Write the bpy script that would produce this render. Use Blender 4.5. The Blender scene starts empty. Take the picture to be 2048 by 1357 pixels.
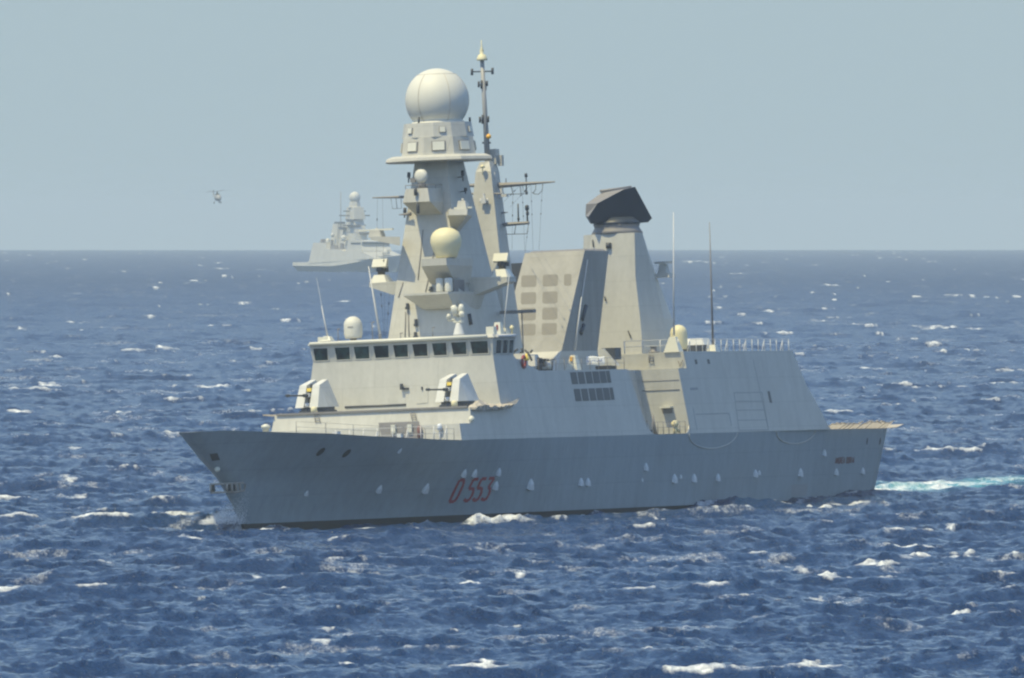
import bpy, bmesh, math, random
import numpy as np
from mathutils import Matrix, Vector

C = bpy.context
scene = C.scene
col = scene.collection
R = math.radians
EARTH = 7.4e6            # effective earth radius with refraction: the sea really curves away
CAM_H = 27.7

# ------------------------------------------------------------------ camera
cam_data = bpy.data.cameras.new("camera")
cam_data.sensor_width = 36.0
cam_data.lens = 450.0
cam_data.clip_start = 5.0
cam_data.clip_end = 90000.0
cam = bpy.data.objects.new("camera", cam_data)
cam.location = (0, 0, CAM_H)
cam.rotation_euler = (R(90 - 0.5528), 0, 0)
col.objects.link(cam)
scene.camera = cam

# ------------------------------------------------------------------ sky and sun
SUN_EL = R(63)
SUN_AZ = (-0.777, -0.629)
world = bpy.data.worlds.new("World")
scene.world = world
world.use_nodes = True
wt = world.node_tree
wt.nodes.clear()
sky = wt.nodes.new("ShaderNodeTexSky")
sky.sky_type = 'NISHITA'
sky.sun_disc = False
sky.sun_elevation = SUN_EL
sky.sun_rotation = math.atan2(SUN_AZ[0], SUN_AZ[1])
sky.altitude = 10
sky.air_density = 1.0
sky.dust_density = 0.3
sky.ozone_density = 1.6
bg = wt.nodes.new("ShaderNodeBackground")
bg.inputs["Strength"].default_value = 0.155
wt.links.new(sky.outputs[0], bg.inputs[0])
# sea haze whitens the lowest degrees of the sky all round the horizon
hz_bg = wt.nodes.new("ShaderNodeBackground")
hz_bg.inputs[0].default_value = (0.275, 0.352, 0.388, 1)
wtc = wt.nodes.new("ShaderNodeTexCoord")
wsep = wt.nodes.new("ShaderNodeSeparateXYZ")
wt.links.new(wtc.outputs["Generated"], wsep.inputs[0])
wmr = wt.nodes.new("ShaderNodeMapRange")
wmr.interpolation_type = 'SMOOTHSTEP'
wmr.inputs[1].default_value = 0.03
wmr.inputs[2].default_value = 0.24
wmr.inputs[3].default_value = 1.0
wmr.inputs[4].default_value = 0.0
wt.links.new(wsep.outputs[2], wmr.inputs[0])
wmx = wt.nodes.new("ShaderNodeMixShader")
wt.links.new(wmr.outputs[0], wmx.inputs[0])
wt.links.new(bg.outputs[0], wmx.inputs[1])
wt.links.new(hz_bg.outputs[0], wmx.inputs[2])
wo = wt.nodes.new("ShaderNodeOutputWorld")
wt.links.new(wmx.outputs[0], wo.inputs[0])

sun_data = bpy.data.lights.new("sun", 'SUN')
sun_data.energy = 3.35
sun_data.angle = R(0.53)
sun_data.color = (1.0, 0.86, 0.47)
sun = bpy.data.objects.new("sun", sun_data)
sd = Vector((SUN_AZ[0] * math.cos(SUN_EL), SUN_AZ[1] * math.cos(SUN_EL), math.sin(SUN_EL))).normalized()
sun.rotation_euler = sd.to_track_quat('Z', 'Y').to_euler()
sun.location = (-300, 600, 400)
col.objects.link(sun)

scene.view_settings.view_transform = 'Standard'
scene.view_settings.look = 'None'
scene.view_settings.exposure = 0.58
scene.view_settings.gamma = 1.0
scene.render.engine = 'CYCLES'
scene.cycles.use_denoising = True
scene.cycles.max_bounces = 6
scene.cycles.volume_bounces = 0
scene.cycles.pixel_filter_type = 'BLACKMAN_HARRIS'
scene.cycles.filter_width = 2.3

random.seed(7)


# ------------------------------------------------------------------ materials
def new_mat(name):
    m = bpy.data.materials.new(name)
    m.use_nodes = True
    return m, m.node_tree, m.node_tree.nodes["Principled BSDF"]


def simple(name, rgb, rough=0.5, metal=0.0, var=0.12, scale=3.0):
    m, nt, b = new_mat(name)
    b.inputs["Roughness"].default_value = rough
    b.inputs["Metallic"].default_value = metal
    tc = nt.nodes.new("ShaderNodeTexCoord")
    n = nt.nodes.new("ShaderNodeTexNoise")
    n.inputs["Scale"].default_value = scale
    n.inputs["Detail"].default_value = 5
    nt.links.new(tc.outputs["Object"], n.inputs["Vector"])
    mx = nt.nodes.new("ShaderNodeMix")
    mx.data_type = 'RGBA'
    mx.inputs[6].default_value = tuple(c * (1 - var) for c in rgb) + (1,)
    mx.inputs[7].default_value = tuple(min(1, c * (1 + var)) for c in rgb) + (1,)
    nt.links.new(n.outputs[0], mx.inputs[0])
    nt.links.new(mx.outputs[2], b.inputs["Base Color"])
    return m


def paint(name, rgb, rough=0.55, streak=0.5, rust=0.25):
    """weathered ship paint: broad blotches, vertical run-off streaks, plate seams and a little rust"""
    m, nt, b = new_mat(name)
    L = nt.links.new
    b.inputs["Roughness"].default_value = rough
    b.inputs["Specular IOR Level"].default_value = 0.3
    tc = nt.nodes.new("ShaderNodeTexCoord")

    def noise(scale, vec, detail=4, rough_=0.6):
        mp = nt.nodes.new("ShaderNodeMapping")
        mp.inputs["Scale"].default_value = vec
        L(tc.outputs["Object"], mp.inputs["Vector"])
        n = nt.nodes.new("ShaderNodeTexNoise")
        n.inputs["Scale"].default_value = scale
        n.inputs["Detail"].default_value = detail
        n.inputs["Roughness"].default_value = rough_
        L(mp.outputs[0], n.inputs["Vector"])
        return n

    def ramp(src, p0, p1, c0, c1):
        r = nt.nodes.new("ShaderNodeValToRGB")
        r.color_ramp.elements[0].position = p0
        r.color_ramp.elements[1].position = p1
        r.color_ramp.elements[0].color = c0
        r.color_ramp.elements[1].color = c1
        L(src, r.inputs[0])
        return r

    def mult(a, bsock, fac=1.0):
        x = nt.nodes.new("ShaderNodeMix")
        x.data_type = 'RGBA'
        x.blend_type = 'MULTIPLY'
        x.inputs[0].default_value = fac
        L(a, x.inputs[6])
        L(bsock, x.inputs[7])
        return x.outputs[2]

    big = noise(0.16, (1, 1, 1))
    base = ramp(big.outputs[0], 0.3, 0.72, tuple(c * 0.93 for c in rgb) + (1,), tuple(c * 1.05 for c in rgb) + (1,))
    st = noise(0.9, (1, 1, 0.09), 5)
    s = ramp(st.outputs[0], 0.36, 0.62, (1 - 0.16 * streak,) * 3 + (1,), (1, 1, 1, 1))
    c = mult(base.outputs[0], s.outputs[0])
    fine = noise(2.6, (1, 1, 0.6), 6, 0.7)
    f = ramp(fine.outputs[0], 0.35, 0.65, (0.95, 0.95, 0.95, 1), (1.03, 1.03, 1.03, 1))
    c = mult(c, f.outputs[0])
    # plate seams: a fine slightly darker grid
    br = nt.nodes.new("ShaderNodeTexBrick")
    br.inputs["Color1"].default_value = (1, 1, 1, 1)
    br.inputs["Color2"].default_value = (0.965, 0.965, 0.97, 1)
    br.inputs["Mortar"].default_value = (0.86, 0.86, 0.86, 1)
    br.inputs["Scale"].default_value = 1.0
    br.inputs["Mortar Size"].default_value = 0.03
    br.inputs["Brick Width"].default_value = 6.3
    br.inputs["Row Height"].default_value = 2.4
    mp = nt.nodes.new("ShaderNodeMapping")
    mp.inputs["Rotation"].default_value = (R(90), 0, 0)
    sep = nt.nodes.new("ShaderNodeSeparateXYZ")
    add = nt.nodes.new("ShaderNodeMath")
    cmb = nt.nodes.new("ShaderNodeCombineXYZ")
    L(tc.outputs["Object"], sep.inputs[0])
    L(sep.outputs[0], add.inputs[0])
    L(sep.outputs[1], add.inputs[1])
    L(add.outputs[0], cmb.inputs[0])
    L(sep.outputs[2], cmb.inputs[1])
    L(cmb.outputs[0], br.inputs["Vector"])
    c = mult(c, br.outputs[0])
    rn = noise(0.55, (1, 1, 0.16), 6, 0.75)
    rr = ramp(rn.outputs[0], 0.66, 0.78, (1, 1, 1, 1), (1 - 0.3 * rust, 1 - 0.5 * rust, 1 - 0.75 * rust, 1))
    c = mult(c, rr.outputs[0])
    L(c, b.inputs["Base Color"])
    bmp = nt.nodes.new("ShaderNodeBump")
    bmp.inputs["Strength"].default_value = 0.12
    bmp.inputs["Distance"].default_value = 0.25
    L(noise(0.7, (1, 1, 1), 2).outputs[0], bmp.inputs["Height"])
    L(bmp.outputs[0], b.inputs["Normal"])
    return m


GREY = (0.485, 0.48, 0.435)
M = {}
M['grey'] = paint('ship_grey_paint', GREY)
M['hull'] = paint('hull_shade_grey_paint', (0.275, 0.325, 0.35), 0.5, 0.6, 0.45)  # ship grey made darker and bluer: the hull's shade is in the colour
M['tower'] = paint('tower_grey_paint', (0.485, 0.475, 0.42), 0.55, 0.5, 0.2)
M['funnel'] = paint('funnel_heat_stained_paint', (0.285, 0.280, 0.255), 0.6, 0.9, 0.4)
M['gun'] = paint('gun_white_paint', (0.60, 0.60, 0.56), 0.45, 0.2, 0.1)
M['deck'] = simple('deck_coating', (0.17, 0.18, 0.19), 0.8)
M['black'] = simple('boot_topping_black', (0.012, 0.013, 0.015), 0.45)
M['dark'] = simple('dark_fittings', (0.04, 0.045, 0.055), 0.5)
M['navy'] = simple('radar_face_dark_blue', (0.022, 0.03, 0.045), 0.45, var=0.2, scale=0.7)
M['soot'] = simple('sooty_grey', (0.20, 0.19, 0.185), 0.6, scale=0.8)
M['white'] = simple('radome_white', (0.57, 0.56, 0.49), 0.6, var=0.04, scale=0.6)
M['cream'] = simple('radome_cream', (0.64, 0.585, 0.37), 0.6, var=0.04, scale=0.6)
M['panel'] = simple('antenna_panel', (0.60, 0.59, 0.50), 0.4, var=0.05)
M['yellow'] = simple('yellow_lamp', (0.80, 0.60, 0.10), 0.4)
M['orange'] = simple('orange_dome', (0.80, 0.42, 0.05), 0.4)
M['red'] = simple('red_lettering', (0.27, 0.008, 0.026), 0.5)
M['dullred'] = simple('faded_red_lettering', (0.135, 0.05, 0.06), 0.6)
M['lifered'] = simple('lifebuoy_red', (0.30, 0.05, 0.05), 0.5)
M['net'] = simple('net_canvas', (0.40, 0.36, 0.30), 0.8, var=0.35, scale=2.5)
M['grille'] = simple('intake_mesh', (0.158, 0.149, 0.128), 0.7, var=0.1)
M['grille_dark'] = simple('intake_mesh_dark', (0.10, 0.105, 0.105), 0.7, var=0.1)
M['seam'] = simple('seam_line', (0.26, 0.275, 0.285), 0.6)  # plain grey of the panel joints and flush plates
M['wire'] = simple('wire', (0.08, 0.085, 0.09), 0.5)
M['lightgrey'] = simple('light_fittings', (0.58, 0.58, 0.56), 0.5)
M['mastgrey'] = simple('mast_grey', (0.30, 0.30, 0.29), 0.5)
M['rust'] = simple('anchor_iron', (0.30, 0.27, 0.23), 0.7, var=0.35, scale=2.0)
M['banner'] = simple('banner_cloth', (0.62, 0.66, 0.72), 0.8)
M['blue'] = simple('banner_print', (0.12, 0.17, 0.36), 0.7)
M['orange_suit'] = simple('reddish_cover', (0.20, 0.09, 0.08), 0.7)


def net_mat():
    m = simple('net_webbing', (0.60, 0.54, 0.45), 0.8, var=0.3, scale=2.5)
    nt = m.node_tree
    b = nt.nodes["Principled BSDF"]
    tr = nt.nodes.new("ShaderNodeBsdfTranslucent")
    tr.inputs[0].default_value = (0.62, 0.55, 0.44, 1)
    mx = nt.nodes.new("ShaderNodeMixShader")
    mx.inputs[0].default_value = 0.5
    nt.links.new(b.outputs[0], mx.inputs[1])
    nt.links.new(tr.outputs[0], mx.inputs[2])
    nt.links.new(mx.outputs[0], nt.nodes["Material Output"].inputs["Surface"])
    return m


M['webbing'] = net_mat()


def glass_mat():
    m, nt, b = new_mat('bridge_glass')
    b.inputs["Base Color"].default_value = (0.012, 0.022, 0.026, 1)
    b.inputs["Roughness"].default_value = 0.06
    b.inputs["IOR"].default_value = 1.5
    b.inputs["Specular IOR Level"].default_value = 0.22
    tc = nt.nodes.new("ShaderNodeTexCoord")
    n = nt.nodes.new("ShaderNodeTexNoise")
    n.inputs["Scale"].default_value = 1.3
    nt.links.new(tc.outputs["Object"], n.inputs["Vector"])
    r = nt.nodes.new("ShaderNodeValToRGB")
    r.color_ramp.elements[0].color = (0.008, 0.011, 0.016, 1)
    r.color_ramp.elements[1].color = (0.03, 0.065, 0.065, 1)
    r.color_ramp.elements[0].position = 0.42
    r.color_ramp.elements[1].position = 0.72
    nt.links.new(n.outputs[0], r.inputs[0])
    nt.links.new(r.outputs[0], b.inputs["Base Color"])
    return m


M['glass'] = glass_mat()


# ------------------------------------------------------------------ mesh builder
class MB:
    def __init__(self):
        self.v, self.f, self.m, self.s = [], [], [], []

    def face(self, pts, m=0, smooth=False):
        i = len(self.v)
        self.v += [tuple(p) for p in pts]
        self.f.append(tuple(range(i, i + len(pts))))
        self.m.append(m)
        self.s.append(smooth)

    def loft(self, rings, cap0=True, cap1=True, m=0, smooth=False, closed=True):
        base = len(self.v)
        n = len(rings[0])
        for r in rings:
            self.v += [tuple(p) for p in r]
        for k in range(len(rings) - 1):
            for i in range(n if closed else n - 1):
                j = (i + 1) % n
                self.f.append((base + k * n + i, base + k * n + j, base + (k + 1) * n + j, base + (k + 1) * n + i))
                self.m.append(m)
                self.s.append(smooth)
        if cap0:
            self.f.append(tuple(base + i for i in range(n))[::-1])
            self.m.append(m)
            self.s.append(False)
        if cap1:
            b = base + (len(rings) - 1) * n
            self.f.append(tuple(b + i for i in range(n)))
            self.m.append(m)
            self.s.append(False)
        return self

    def frustum(self, x0, x1, y0, y1, z0, X0, X1, Y0, Y1, Z1, m=0):
        self.loft([[(x0, y0, z0), (x1, y0, z0), (x1, y1, z0), (x0, y1, z0)],
                   [(X0, Y0, Z1), (X1, Y0, Z1), (X1, Y1, Z1), (X0, Y1, Z1)]], m=m)
        return self

    def box(self, c, s, m=0, rot=None):
        hx, hy, hz = s[0] / 2, s[1] / 2, s[2] / 2
        pts = [(-hx, -hy, -hz), (hx, -hy, -hz), (hx, hy, -hz), (-hx, hy, -hz), (-hx, -hy, hz), (hx, -hy, hz), (hx, hy, hz), (-hx, hy, hz)]
        pts = [Vector(p) for p in pts]
        if rot:
            pts = [rot @ p for p in pts]
        pts = [p + Vector(c) for p in pts]
        self.loft([pts[:4], pts[4:]], m=m)
        return self

    def tube(self, path, r, n=8, m=0, smooth=True):
        path = [Vector(p) for p in path]
        rs = r if isinstance(r, (list, tuple)) else [r] * len(path)
        rings = []
        for i, p in enumerate(path):
            d = (path[min(i + 1, len(path) - 1)] - path[max(i - 1, 0)]).normalized()
            a = d.orthogonal().normalized() if abs(d.z) > 0.95 else d.cross(Vector((0, 0, 1))).normalized()
            b = d.cross(a)
            rings.append([p + (a * math.cos(2 * math.pi * k / n) + b * math.sin(2 * math.pi * k / n)) * rs[i] for k in range(n)])
        self.loft(rings, m=m, smooth=smooth)
        return self

    def lathe(self, c, prof, n=24, m=0, smooth=True, axis=None):
        q = Vector(axis).to_track_quat('Z', 'Y') if axis else None
        rings = []
        for r, z in prof:
            ring = []
            for k in range(n):
                p = Vector((r * math.cos(2 * math.pi * k / n), r * math.sin(2 * math.pi * k / n), z))
                if q:
                    p = q @ p
                ring.append(p + Vector(c))
            rings.append(ring)
        self.loft(rings, m=m, smooth=smooth)
        return self

    def slab(self, pts, off, m=0):
        """a plate: the polygon pushed both ways along off"""
        o = Vector(off)
        self.loft([[Vector(p) - o * 0.4 for p in pts], [Vector(p) + o for p in pts]], m=m)
        return self

    def build(self, name, mats, parent=None):
        me = bpy.data.meshes.new(name)
        me.from_pydata(self.v, [], self.f)
        me.polygons.foreach_set("material_index", self.m)
        me.polygons.foreach_set("use_smooth", self.s)
        bm = bmesh.new()
        bm.from_mesh(me)
        bmesh.ops.remove_doubles(bm, verts=bm.verts, dist=1e-4)
        bmesh.ops.recalc_face_normals(bm, faces=bm.faces)
        bm.to_mesh(me)
        bm.free()
        for mt in (mats if isinstance(mats, (list, tuple)) else [mats]):
            me.materials.append(mt)
        o = bpy.data.objects.new(name, me)
        col.objects.link(o)
        if parent is not None:
            o.parent = parent
        return o


def empty(name, loc=(0, 0, 0)):
    o = bpy.data.objects.new(name, None)
    o.location = loc
    o.empty_display_size = 2
    col.objects.link(o)
    return o


def tag(o, label=None, cat=None, group=None, kind=None):
    for k, v in (('label', label), ('category', cat), ('group', group), ('kind', kind)):
        if v:
            o[k] = v
    return o


def ring(c, r, n, phase=0.0, sx=1.0, sy=1.0):
    return [(c[0] + sx * r * math.cos(phase + 2 * math.pi * k / n), c[1] + sy * r * math.sin(phase + 2 * math.pi * k / n), c[2]) for k in range(n)]


# ------------------------------------------------------------------ ship frame (x forward, y port, z up, origin at midships on the water)
def ship_matrix(a, D, x0, heel, pitch, z=None):
    B = Matrix(((-math.cos(a), math.sin(a), 0), (-math.sin(a), -math.cos(a), 0), (0, 0, 1)))
    Ry = Matrix(((math.cos(pitch), 0, -math.sin(pitch)), (0, 1, 0), (math.sin(pitch), 0, math.cos(pitch))))
    Rx = Matrix(((1, 0, 0), (0, math.cos(heel), -math.sin(heel)), (0, math.sin(heel), math.cos(heel))))
    m = (B @ Ry @ Rx).to_4x4()
    m.translation = (x0, D, -D * D / 2 / EARTH if z is None else z)
    return m


SHIP = ship_matrix(R(68), 1200.0, 1.0, R(2.6), R(0.3))
ship = empty("warship")
ship.matrix_world = SHIP
tag(ship, "large pale grey destroyer marked D 553 with white ball radome on its foremast", "warship")

HX = ((30, 6.8), (41.7, 6.8), (46, 6.9), (51.5, 7.12), (58, 7.42), (63.5, 7.76), (68.6, 7.97), (72, 8.15), (76.3, 8.36), (79.1, 8.28))
STEM = ((-6, 62.0), (-3, 64.5), (-0.2, 66.7), (0.4, 67.2), (2.2, 69.0), (4.0, 70.9), (5.84, 74.4), (8.3, 78.2))


def interp(tab, v, i=0, j=1):
    if v <= tab[0][i]:
        return tab[0][j]
    for a, b in zip(tab, tab[1:]):
        if v <= b[i]:
            return a[j] + (b[j] - a[j]) * (v - a[i]) / (b[i] - a[i])
    return tab[-1][j]


def deck_z(x):                       # height of the deck edge above the water (sheer)
    return interp(HX, x)


def stem_x(z):                       # profile of the stem
    return interp(STEM, z)


def stern_x(z):                      # raked transom
    return -72.6 - 1.9 * max(0.0, min(1.0, z / 6.8))


def deck_half(x):                    # half breadth at the deck edge
    if x > 38:
        return 10.1 * (1 - min(1.0, (x - 38) / 41.1) ** 2.2)
    if x < -30:
        return 10.1 - 1.0 * ((-30 - x) / 46.0) ** 1.6
    return 10.1


def water_half(u):                   # half breadth at the water line; u = 0 stern .. 1 stem
    if u > 0.55:
        return 9.05 * (1 - ((u - 0.55) / 0.45) ** 1.75)
    if u < 0.3:
        return 9.05 - 1.0 * ((0.3 - u) / 0.3) ** 1.6
    return 9.05


def hull_y(x, z):                    # half breadth of the hull at a station and a height
    sx = stem_x(z)
    if x >= sx:
        return 0.0
    u = (x - stern_x(z)) / (sx - stern_x(z))
    xd = stern_x(6.8) + u * (79.1 - stern_x(6.8))
    zd = deck_z(xd)
    t = z / zd
    w, d = water_half(max(0, min(1, u))), deck_half(xd)
    blunt = 0.8 * (1 - 2.718 ** (-(sx - x) / 0.5)) * 2.718 ** (-(sx - x) / 9.0)   # rounded stem
    if t < 0:
        return max(0.0, w * (1 + 0.25 * t)) + blunt * 0.4
    e = 1.0 + 0.55 * max(0.0, (u - 0.6) / 0.4)
    return w + (d - w) * t ** e + blunt * (0.4 + 0.6 * t)


# ------------------------------------------------------------------ hull
def hull_grid(t0, t1, nt_, mirror):
    us = [1 - (1 - k / 190.0) ** 1.9 for k in range(191)]
    rings = []
    for u in us:
        xd = stern_x(6.8) + u * (79.1 - stern_x(6.8))
        zd = deck_z(xd)
        rr = []
        for j in range(nt_ + 1):
            z = t0(zd) + (t1(zd) - t0(zd)) * j / nt_
            x = stern_x(z) + u * (stem_x(z) - stern_x(z))
            y = hull_y(x, z) if u < 1 else 0.0
            rr.append((x, y * mirror, z))
        rings.append(rr)
    return rings


hb = MB()
for s in (1, -1):
    g = hull_grid(lambda zd: 0.0, lambda zd: zd, 14, s)
    hb.loft(g, cap0=False, cap1=False, smooth=True, closed=False)
    if s == 1:
        top = [r[-1] for r in g]
        tr = g[0]
for j in range(len(tr) - 1):         # transom
    a, b = tr[j], tr[j + 1]
    hb.face([a, b, (b[0], -b[1], b[2]), (a[0], -a[1], a[2])])
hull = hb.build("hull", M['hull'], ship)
bb = MB()
for s in (1, -1):
    bb.loft(hull_grid(lambda zd: -5.0, lambda zd: 0.0, 5, s), cap0=False, cap1=False, smooth=True, closed=False)
btr = hull_grid(lambda zd: -5.0, lambda zd: 0.0, 5, 1)[0]
for j in range(len(btr) - 1):
    a, b = btr[j], btr[j + 1]
    bb.face([a, b, (b[0], -b[1], b[2]), (a[0], -a[1], a[2])])
bb.build("boot_topping", M['black'], ship)
db = MB()
for a, b in zip(top, top[1:]):
    db.face([(a[0], a[1] - 0.02, a[2] - 0.03), (b[0], max(0, b[1] - 0.02), b[2] - 0.03), (b[0], min(0, -b[1] + 0.02), b[2] - 0.03), (a[0], -a[1] + 0.02, a[2] - 0.03)])
db.build("main_deck", M['deck'], ship)


def hull_pt(x, z, off=0.0):
    e = 0.05
    y = hull_y(x, z)
    n = Vector((-(hull_y(x + e, z) - hull_y(x - e, z)) / (2 * e), 1, -(hull_y(x, z + e) - hull_y(x, z - e)) / (2 * e))).normalized()
    return Vector((x, y, z)) + n * off


def hull_strip(mb, p, q, w0, off=0.025, steps=4):
    """a painted stroke p->q (x, z) of width w0 laid on the port side of the hull"""
    px, pz = p
    qx, qz = q
    d = Vector((qx - px, qz - pz))
    L = max(d.length, 1e-6)
    d /= L
    # letters read from outside: widths along x are stretched because the side is seen very obliquely
    nrm = Vector((-d.y, d.x))
    for k in range(steps):
        a, b = k / steps, (k + 1) / steps
        quad = []
        for t, sg in ((a, 1), (a, -1), (b, -1), (b, 1)):
            x = px + (qx - px) * t + nrm.x * sg * w0 * 0.8
            z = pz + (qz - pz) * t + nrm.y * sg * w0 / 2
            quad.append(hull_pt(x, z, off))
        mb.face(quad)


GLY = {
    'D': [[(0, 0), (0, 1), (.75, 1), (1, .78), (1, .22), (.75, 0), (0, 0)]],
    '5': [[(1, 1), (.12, 1), (.05, .56), (.75, .56), (1, .42), (1, .18), (.75, 0), (.2, 0), (0, .1)]],
    '3': [[(0, 1), (1, 1), (.45, .58), (.75, .56), (1, .42), (1, .18), (.75, 0), (.2, 0), (0, .1)]],
    'A': [[(0, 0), (.5, 1), (1, 0)], [(.2, .35), (.8, .35)]],
    'N': [[(0, 0), (0, 1), (1, 0), (1, 1)]],
    'R': [[(0, 0), (0, 1), (.8, 1), (1, .8), (1, .6), (.8, .48), (0, .48)], [(.5, .48), (1, 0)]],
    'E': [[(1, 1), (0, 1), (0, 0), (1, 0)], [(0, .5), (.8, .5)]],
    'O': [[(.25, 0), (0, .25), (0, .75), (.25, 1), (.75, 1), (1, .75), (1, .25), (.75, 0), (.25, 0)]],
    'I': [[(.5, 0), (.5, 1)]],
}


def hull_text(name, text, x0, z0, cw, gap, h, stroke, space=0.7, drop=0.0):
    """lettering along the port side, read towards the stern; every character is a part"""
    x = x0
    for ch in text:
        if ch == ' ':
            x -= (cw + gap) * space
            continue
        mb = MB()
        for line in GLY[ch]:
            for (a, b), (c, d) in zip(line, line[1:]):
                zz = z0 + (x0 - x) * drop
                hull_strip(mb, (x - a * cw, zz + b * h), (x - c * cw, zz + d * h), stroke)
        mb.build(name, M['red' if name == 'hull_number' else 'dullred'], hull)
        x -= cw + gap


hull_text("hull_number", "D 553", 35.05, 1.26, 1.14, 0.48, 1.93, 0.29, 0.58, 0.008)
hull_text("name_letter", "ANDREA DORIA", -59.6, 3.45, 0.34, 0.15, 0.55, 0.12, 0.9, 0.0)


# overboard discharge shields: small half cones standing on the hull plating
M['shield'] = simple('shield_grey', (0.52, 0.55, 0.56), 0.5)


def shield(x, z, s):
    mb = MB()
    a = [hull_pt(x + 0.42 * s, z - 0.4 * s), hull_pt(x + 0.36 * s, z - 0.45 * s, 0.3 * s), hull_pt(x - 0.36 * s, z - 0.45 * s, 0.3 * s), hull_pt(x - 0.42 * s, z - 0.45 * s)]
    b = [hull_pt(x + 0.34 * s, z - 0.02 * s), hull_pt(x + 0.26 * s, z - 0.02 * s, 0.24 * s), hull_pt(x - 0.26 * s, z - 0.02 * s, 0.24 * s), hull_pt(x - 0.34 * s, z - 0.02 * s)]
    c = [hull_pt(x + 0.1 * s, z + 0.34 * s), hull_pt(x + 0.08 * s, z + 0.34 * s, 0.05), hull_pt(x - 0.08 * s, z + 0.34 * s, 0.05), hull_pt(x - 0.1 * s, z + 0.34 * s)]
    mb.loft([a, b, c])
    return mb.build("discharge_shield", M['shield'], ship)


for (x, z), s in (((48.193, 2.715), 1.0), ((40.494, 2.643), 1.25), ((34.881, 3.872), 1.05), ((32.725, 3.838), 1.05), ((27.7, 3.85), 1.05), ((27.376, 2.627), 1.15),
                  ((20.173, 2.644), 1.5), ((8.713, 2.65), 1.15), ((7.002, 2.626), 1.15), ((-7.407, 3.827), 1.1), ((-6.861, 2.572), 0.5), ((-15.127, 2.646), 1.3),
                  ((-16.788, 2.765), 0.6), ((-20.232, 2.623), 1.25), ((-26.581, 2.584), 1.1), ((-36.63, 2.831), 1.15), ((-37.73, 2.865), 0.7), ((-49.462, 2.765), 1.25), ((-55.93, 4.577), 1.0),
                  ((-60.188, 2.682), 1.05), ((-68.309, 2.683), 1.0), ((59.018, 2.566), 0.7), ((49.351, 6.054), 0.6)):
    shield(x, z, s * 0.8)


def hull_plate(name, pts, mat, off=0.02):
    mb = MB()
    n = len(pts)
    cx = sum(p[0] for p in pts) / n
    cz = sum(p[1] for p in pts) / n
    for k in range(n):
        a, b = pts[k], pts[(k + 1) % n]
        mb.face([hull_pt(cx, cz, off), hull_pt(a[0], a[1], off), hull_pt(b[0], b[1], off)])
    return mb.build(name, mat, ship)


def oval(c, rx, rz, n=14):
    return [(c[0] + rx * math.cos(2 * math.pi * k / n), c[1] + rz * math.sin(2 * math.pi * k / n)) for k in range(n)]


for c, rx, rz in (((60.993, 6.167), 0.42, 0.36), ((57.169, 5.952), 0.42, 0.36), ((-68.656, 5.517), 0.22, 0.36), ((-72.72, 5.478), 0.22, 0.36)):
    hull_plate("mooring_port", oval(c, rx, rz), M['black'])
# anchor pocket, bow light
hull_plate("anchor_pocket", [(74.737, 6.34), (74.144, 6.403), (73.267, 5.778), (73.864, 5.716)], M['dark'], 0.03)
mb = MB()
p = hull_pt(*(72.626, 5.04), 0.1)
mb.lathe(p, [(0.02, -0.26), (0.2, -0.18), (0.26, 0), (0.2, 0.18), (0.02, 0.26)], 12)
mb.build("bow_lamp", M['panel'], ship)
# stem anchor with its stowing frame
mb = MB()
ax, az, k_ = 70.75, 3.3, 0.62
for s in (1, -1):
    loop = [(1.3, 1.2, 0.55), (1.5, 1.25, -0.1), (1.3, 1.2, -0.65), (-0.3, 1.9, -0.7), (-2.2, 2.35, -0.5), (-2.5, 2.45, 0.3), (-1.9, 2.4, 0.6), (1.3, 1.2, 0.55)]
    mb.tube([(ax + a * k_, b * s * k_, az + c * k_) for a, b, c in loop], 0.1, 6)
    for q in (0.6, -0.5, -1.4):
        mb.tube([(ax + q * k_, (1.75 - 0.2 * q) * s * k_, az + 0.58 * k_), (ax + q * k_ - 0.1, (1.75 - 0.2 * q) * s * k_, az - 0.68 * k_)], 0.11, 6)
for c in (0.55, -0.65):
    mb.tube([(ax + 1.3 * k_, -1.2 * k_, az + c * k_), (ax + 1.9 * k_, 0, az + c * k_), (ax + 1.3 * k_, 1.2 * k_, az + c * k_)], 0.1, 6)
anchor = mb.build("bow_anchor", M['rust'], ship)
for s in (1, -1):
    mb = MB()
    mb.loft([[(ax + 1.2 * k_, 1.1 * s * k_, az + 0.45 * k_), (ax - 0.4 * k_, 1.7 * s * k_, az + 0.45 * k_), (ax - 0.6 * k_, 1.7 * s * k_, az - 0.6 * k_), (ax + 1.1 * k_, 1.1 * s * k_, az - 0.6 * k_)],
             [(ax + 1.2 * k_, 0.9 * s * k_, az + 0.45 * k_), (ax - 0.4 * k_, 1.45 * s * k_, az + 0.45 * k_), (ax - 0.6 * k_, 1.45 * s * k_, az - 0.6 * k_), (ax + 1.1 * k_, 0.9 * s * k_, az - 0.6 * k_)]])
    mb.build("fluke", M['dark'], anchor)
# dark marks and scuffs aft: stern doors
hull_plate("stern_door", [(-47.244, 1.54), (-52.203, 1.57), (-52.151, 0.41), (-47.752, 0.424)], M['seam'], 0.012)


def arc_rib(name, pts, r=0.06):
    mb = MB()
    mb.tube([hull_pt(x, z, 0.03) for x, z in pts], r, 6)
    return mb.build(name, M['grey'], ship)


def semi(cx, rx, rz, ztop=6.75, n=20):
    return [(cx + rx * math.cos(math.pi * k / n), ztop - rz * math.sin(math.pi * k / n)) for k in range(n + 1)]


arc_rib("hull_fairing", semi(-24.2, 6.4, 1.45))
arc_rib("hull_fairing", semi(-47.0, 5.6, 1.25))


# ------------------------------------------------------------------ superstructure (side plating leans inboard)
def side_y(z):
    return 10.1 - 0.15 * (z - 6.8)


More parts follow.
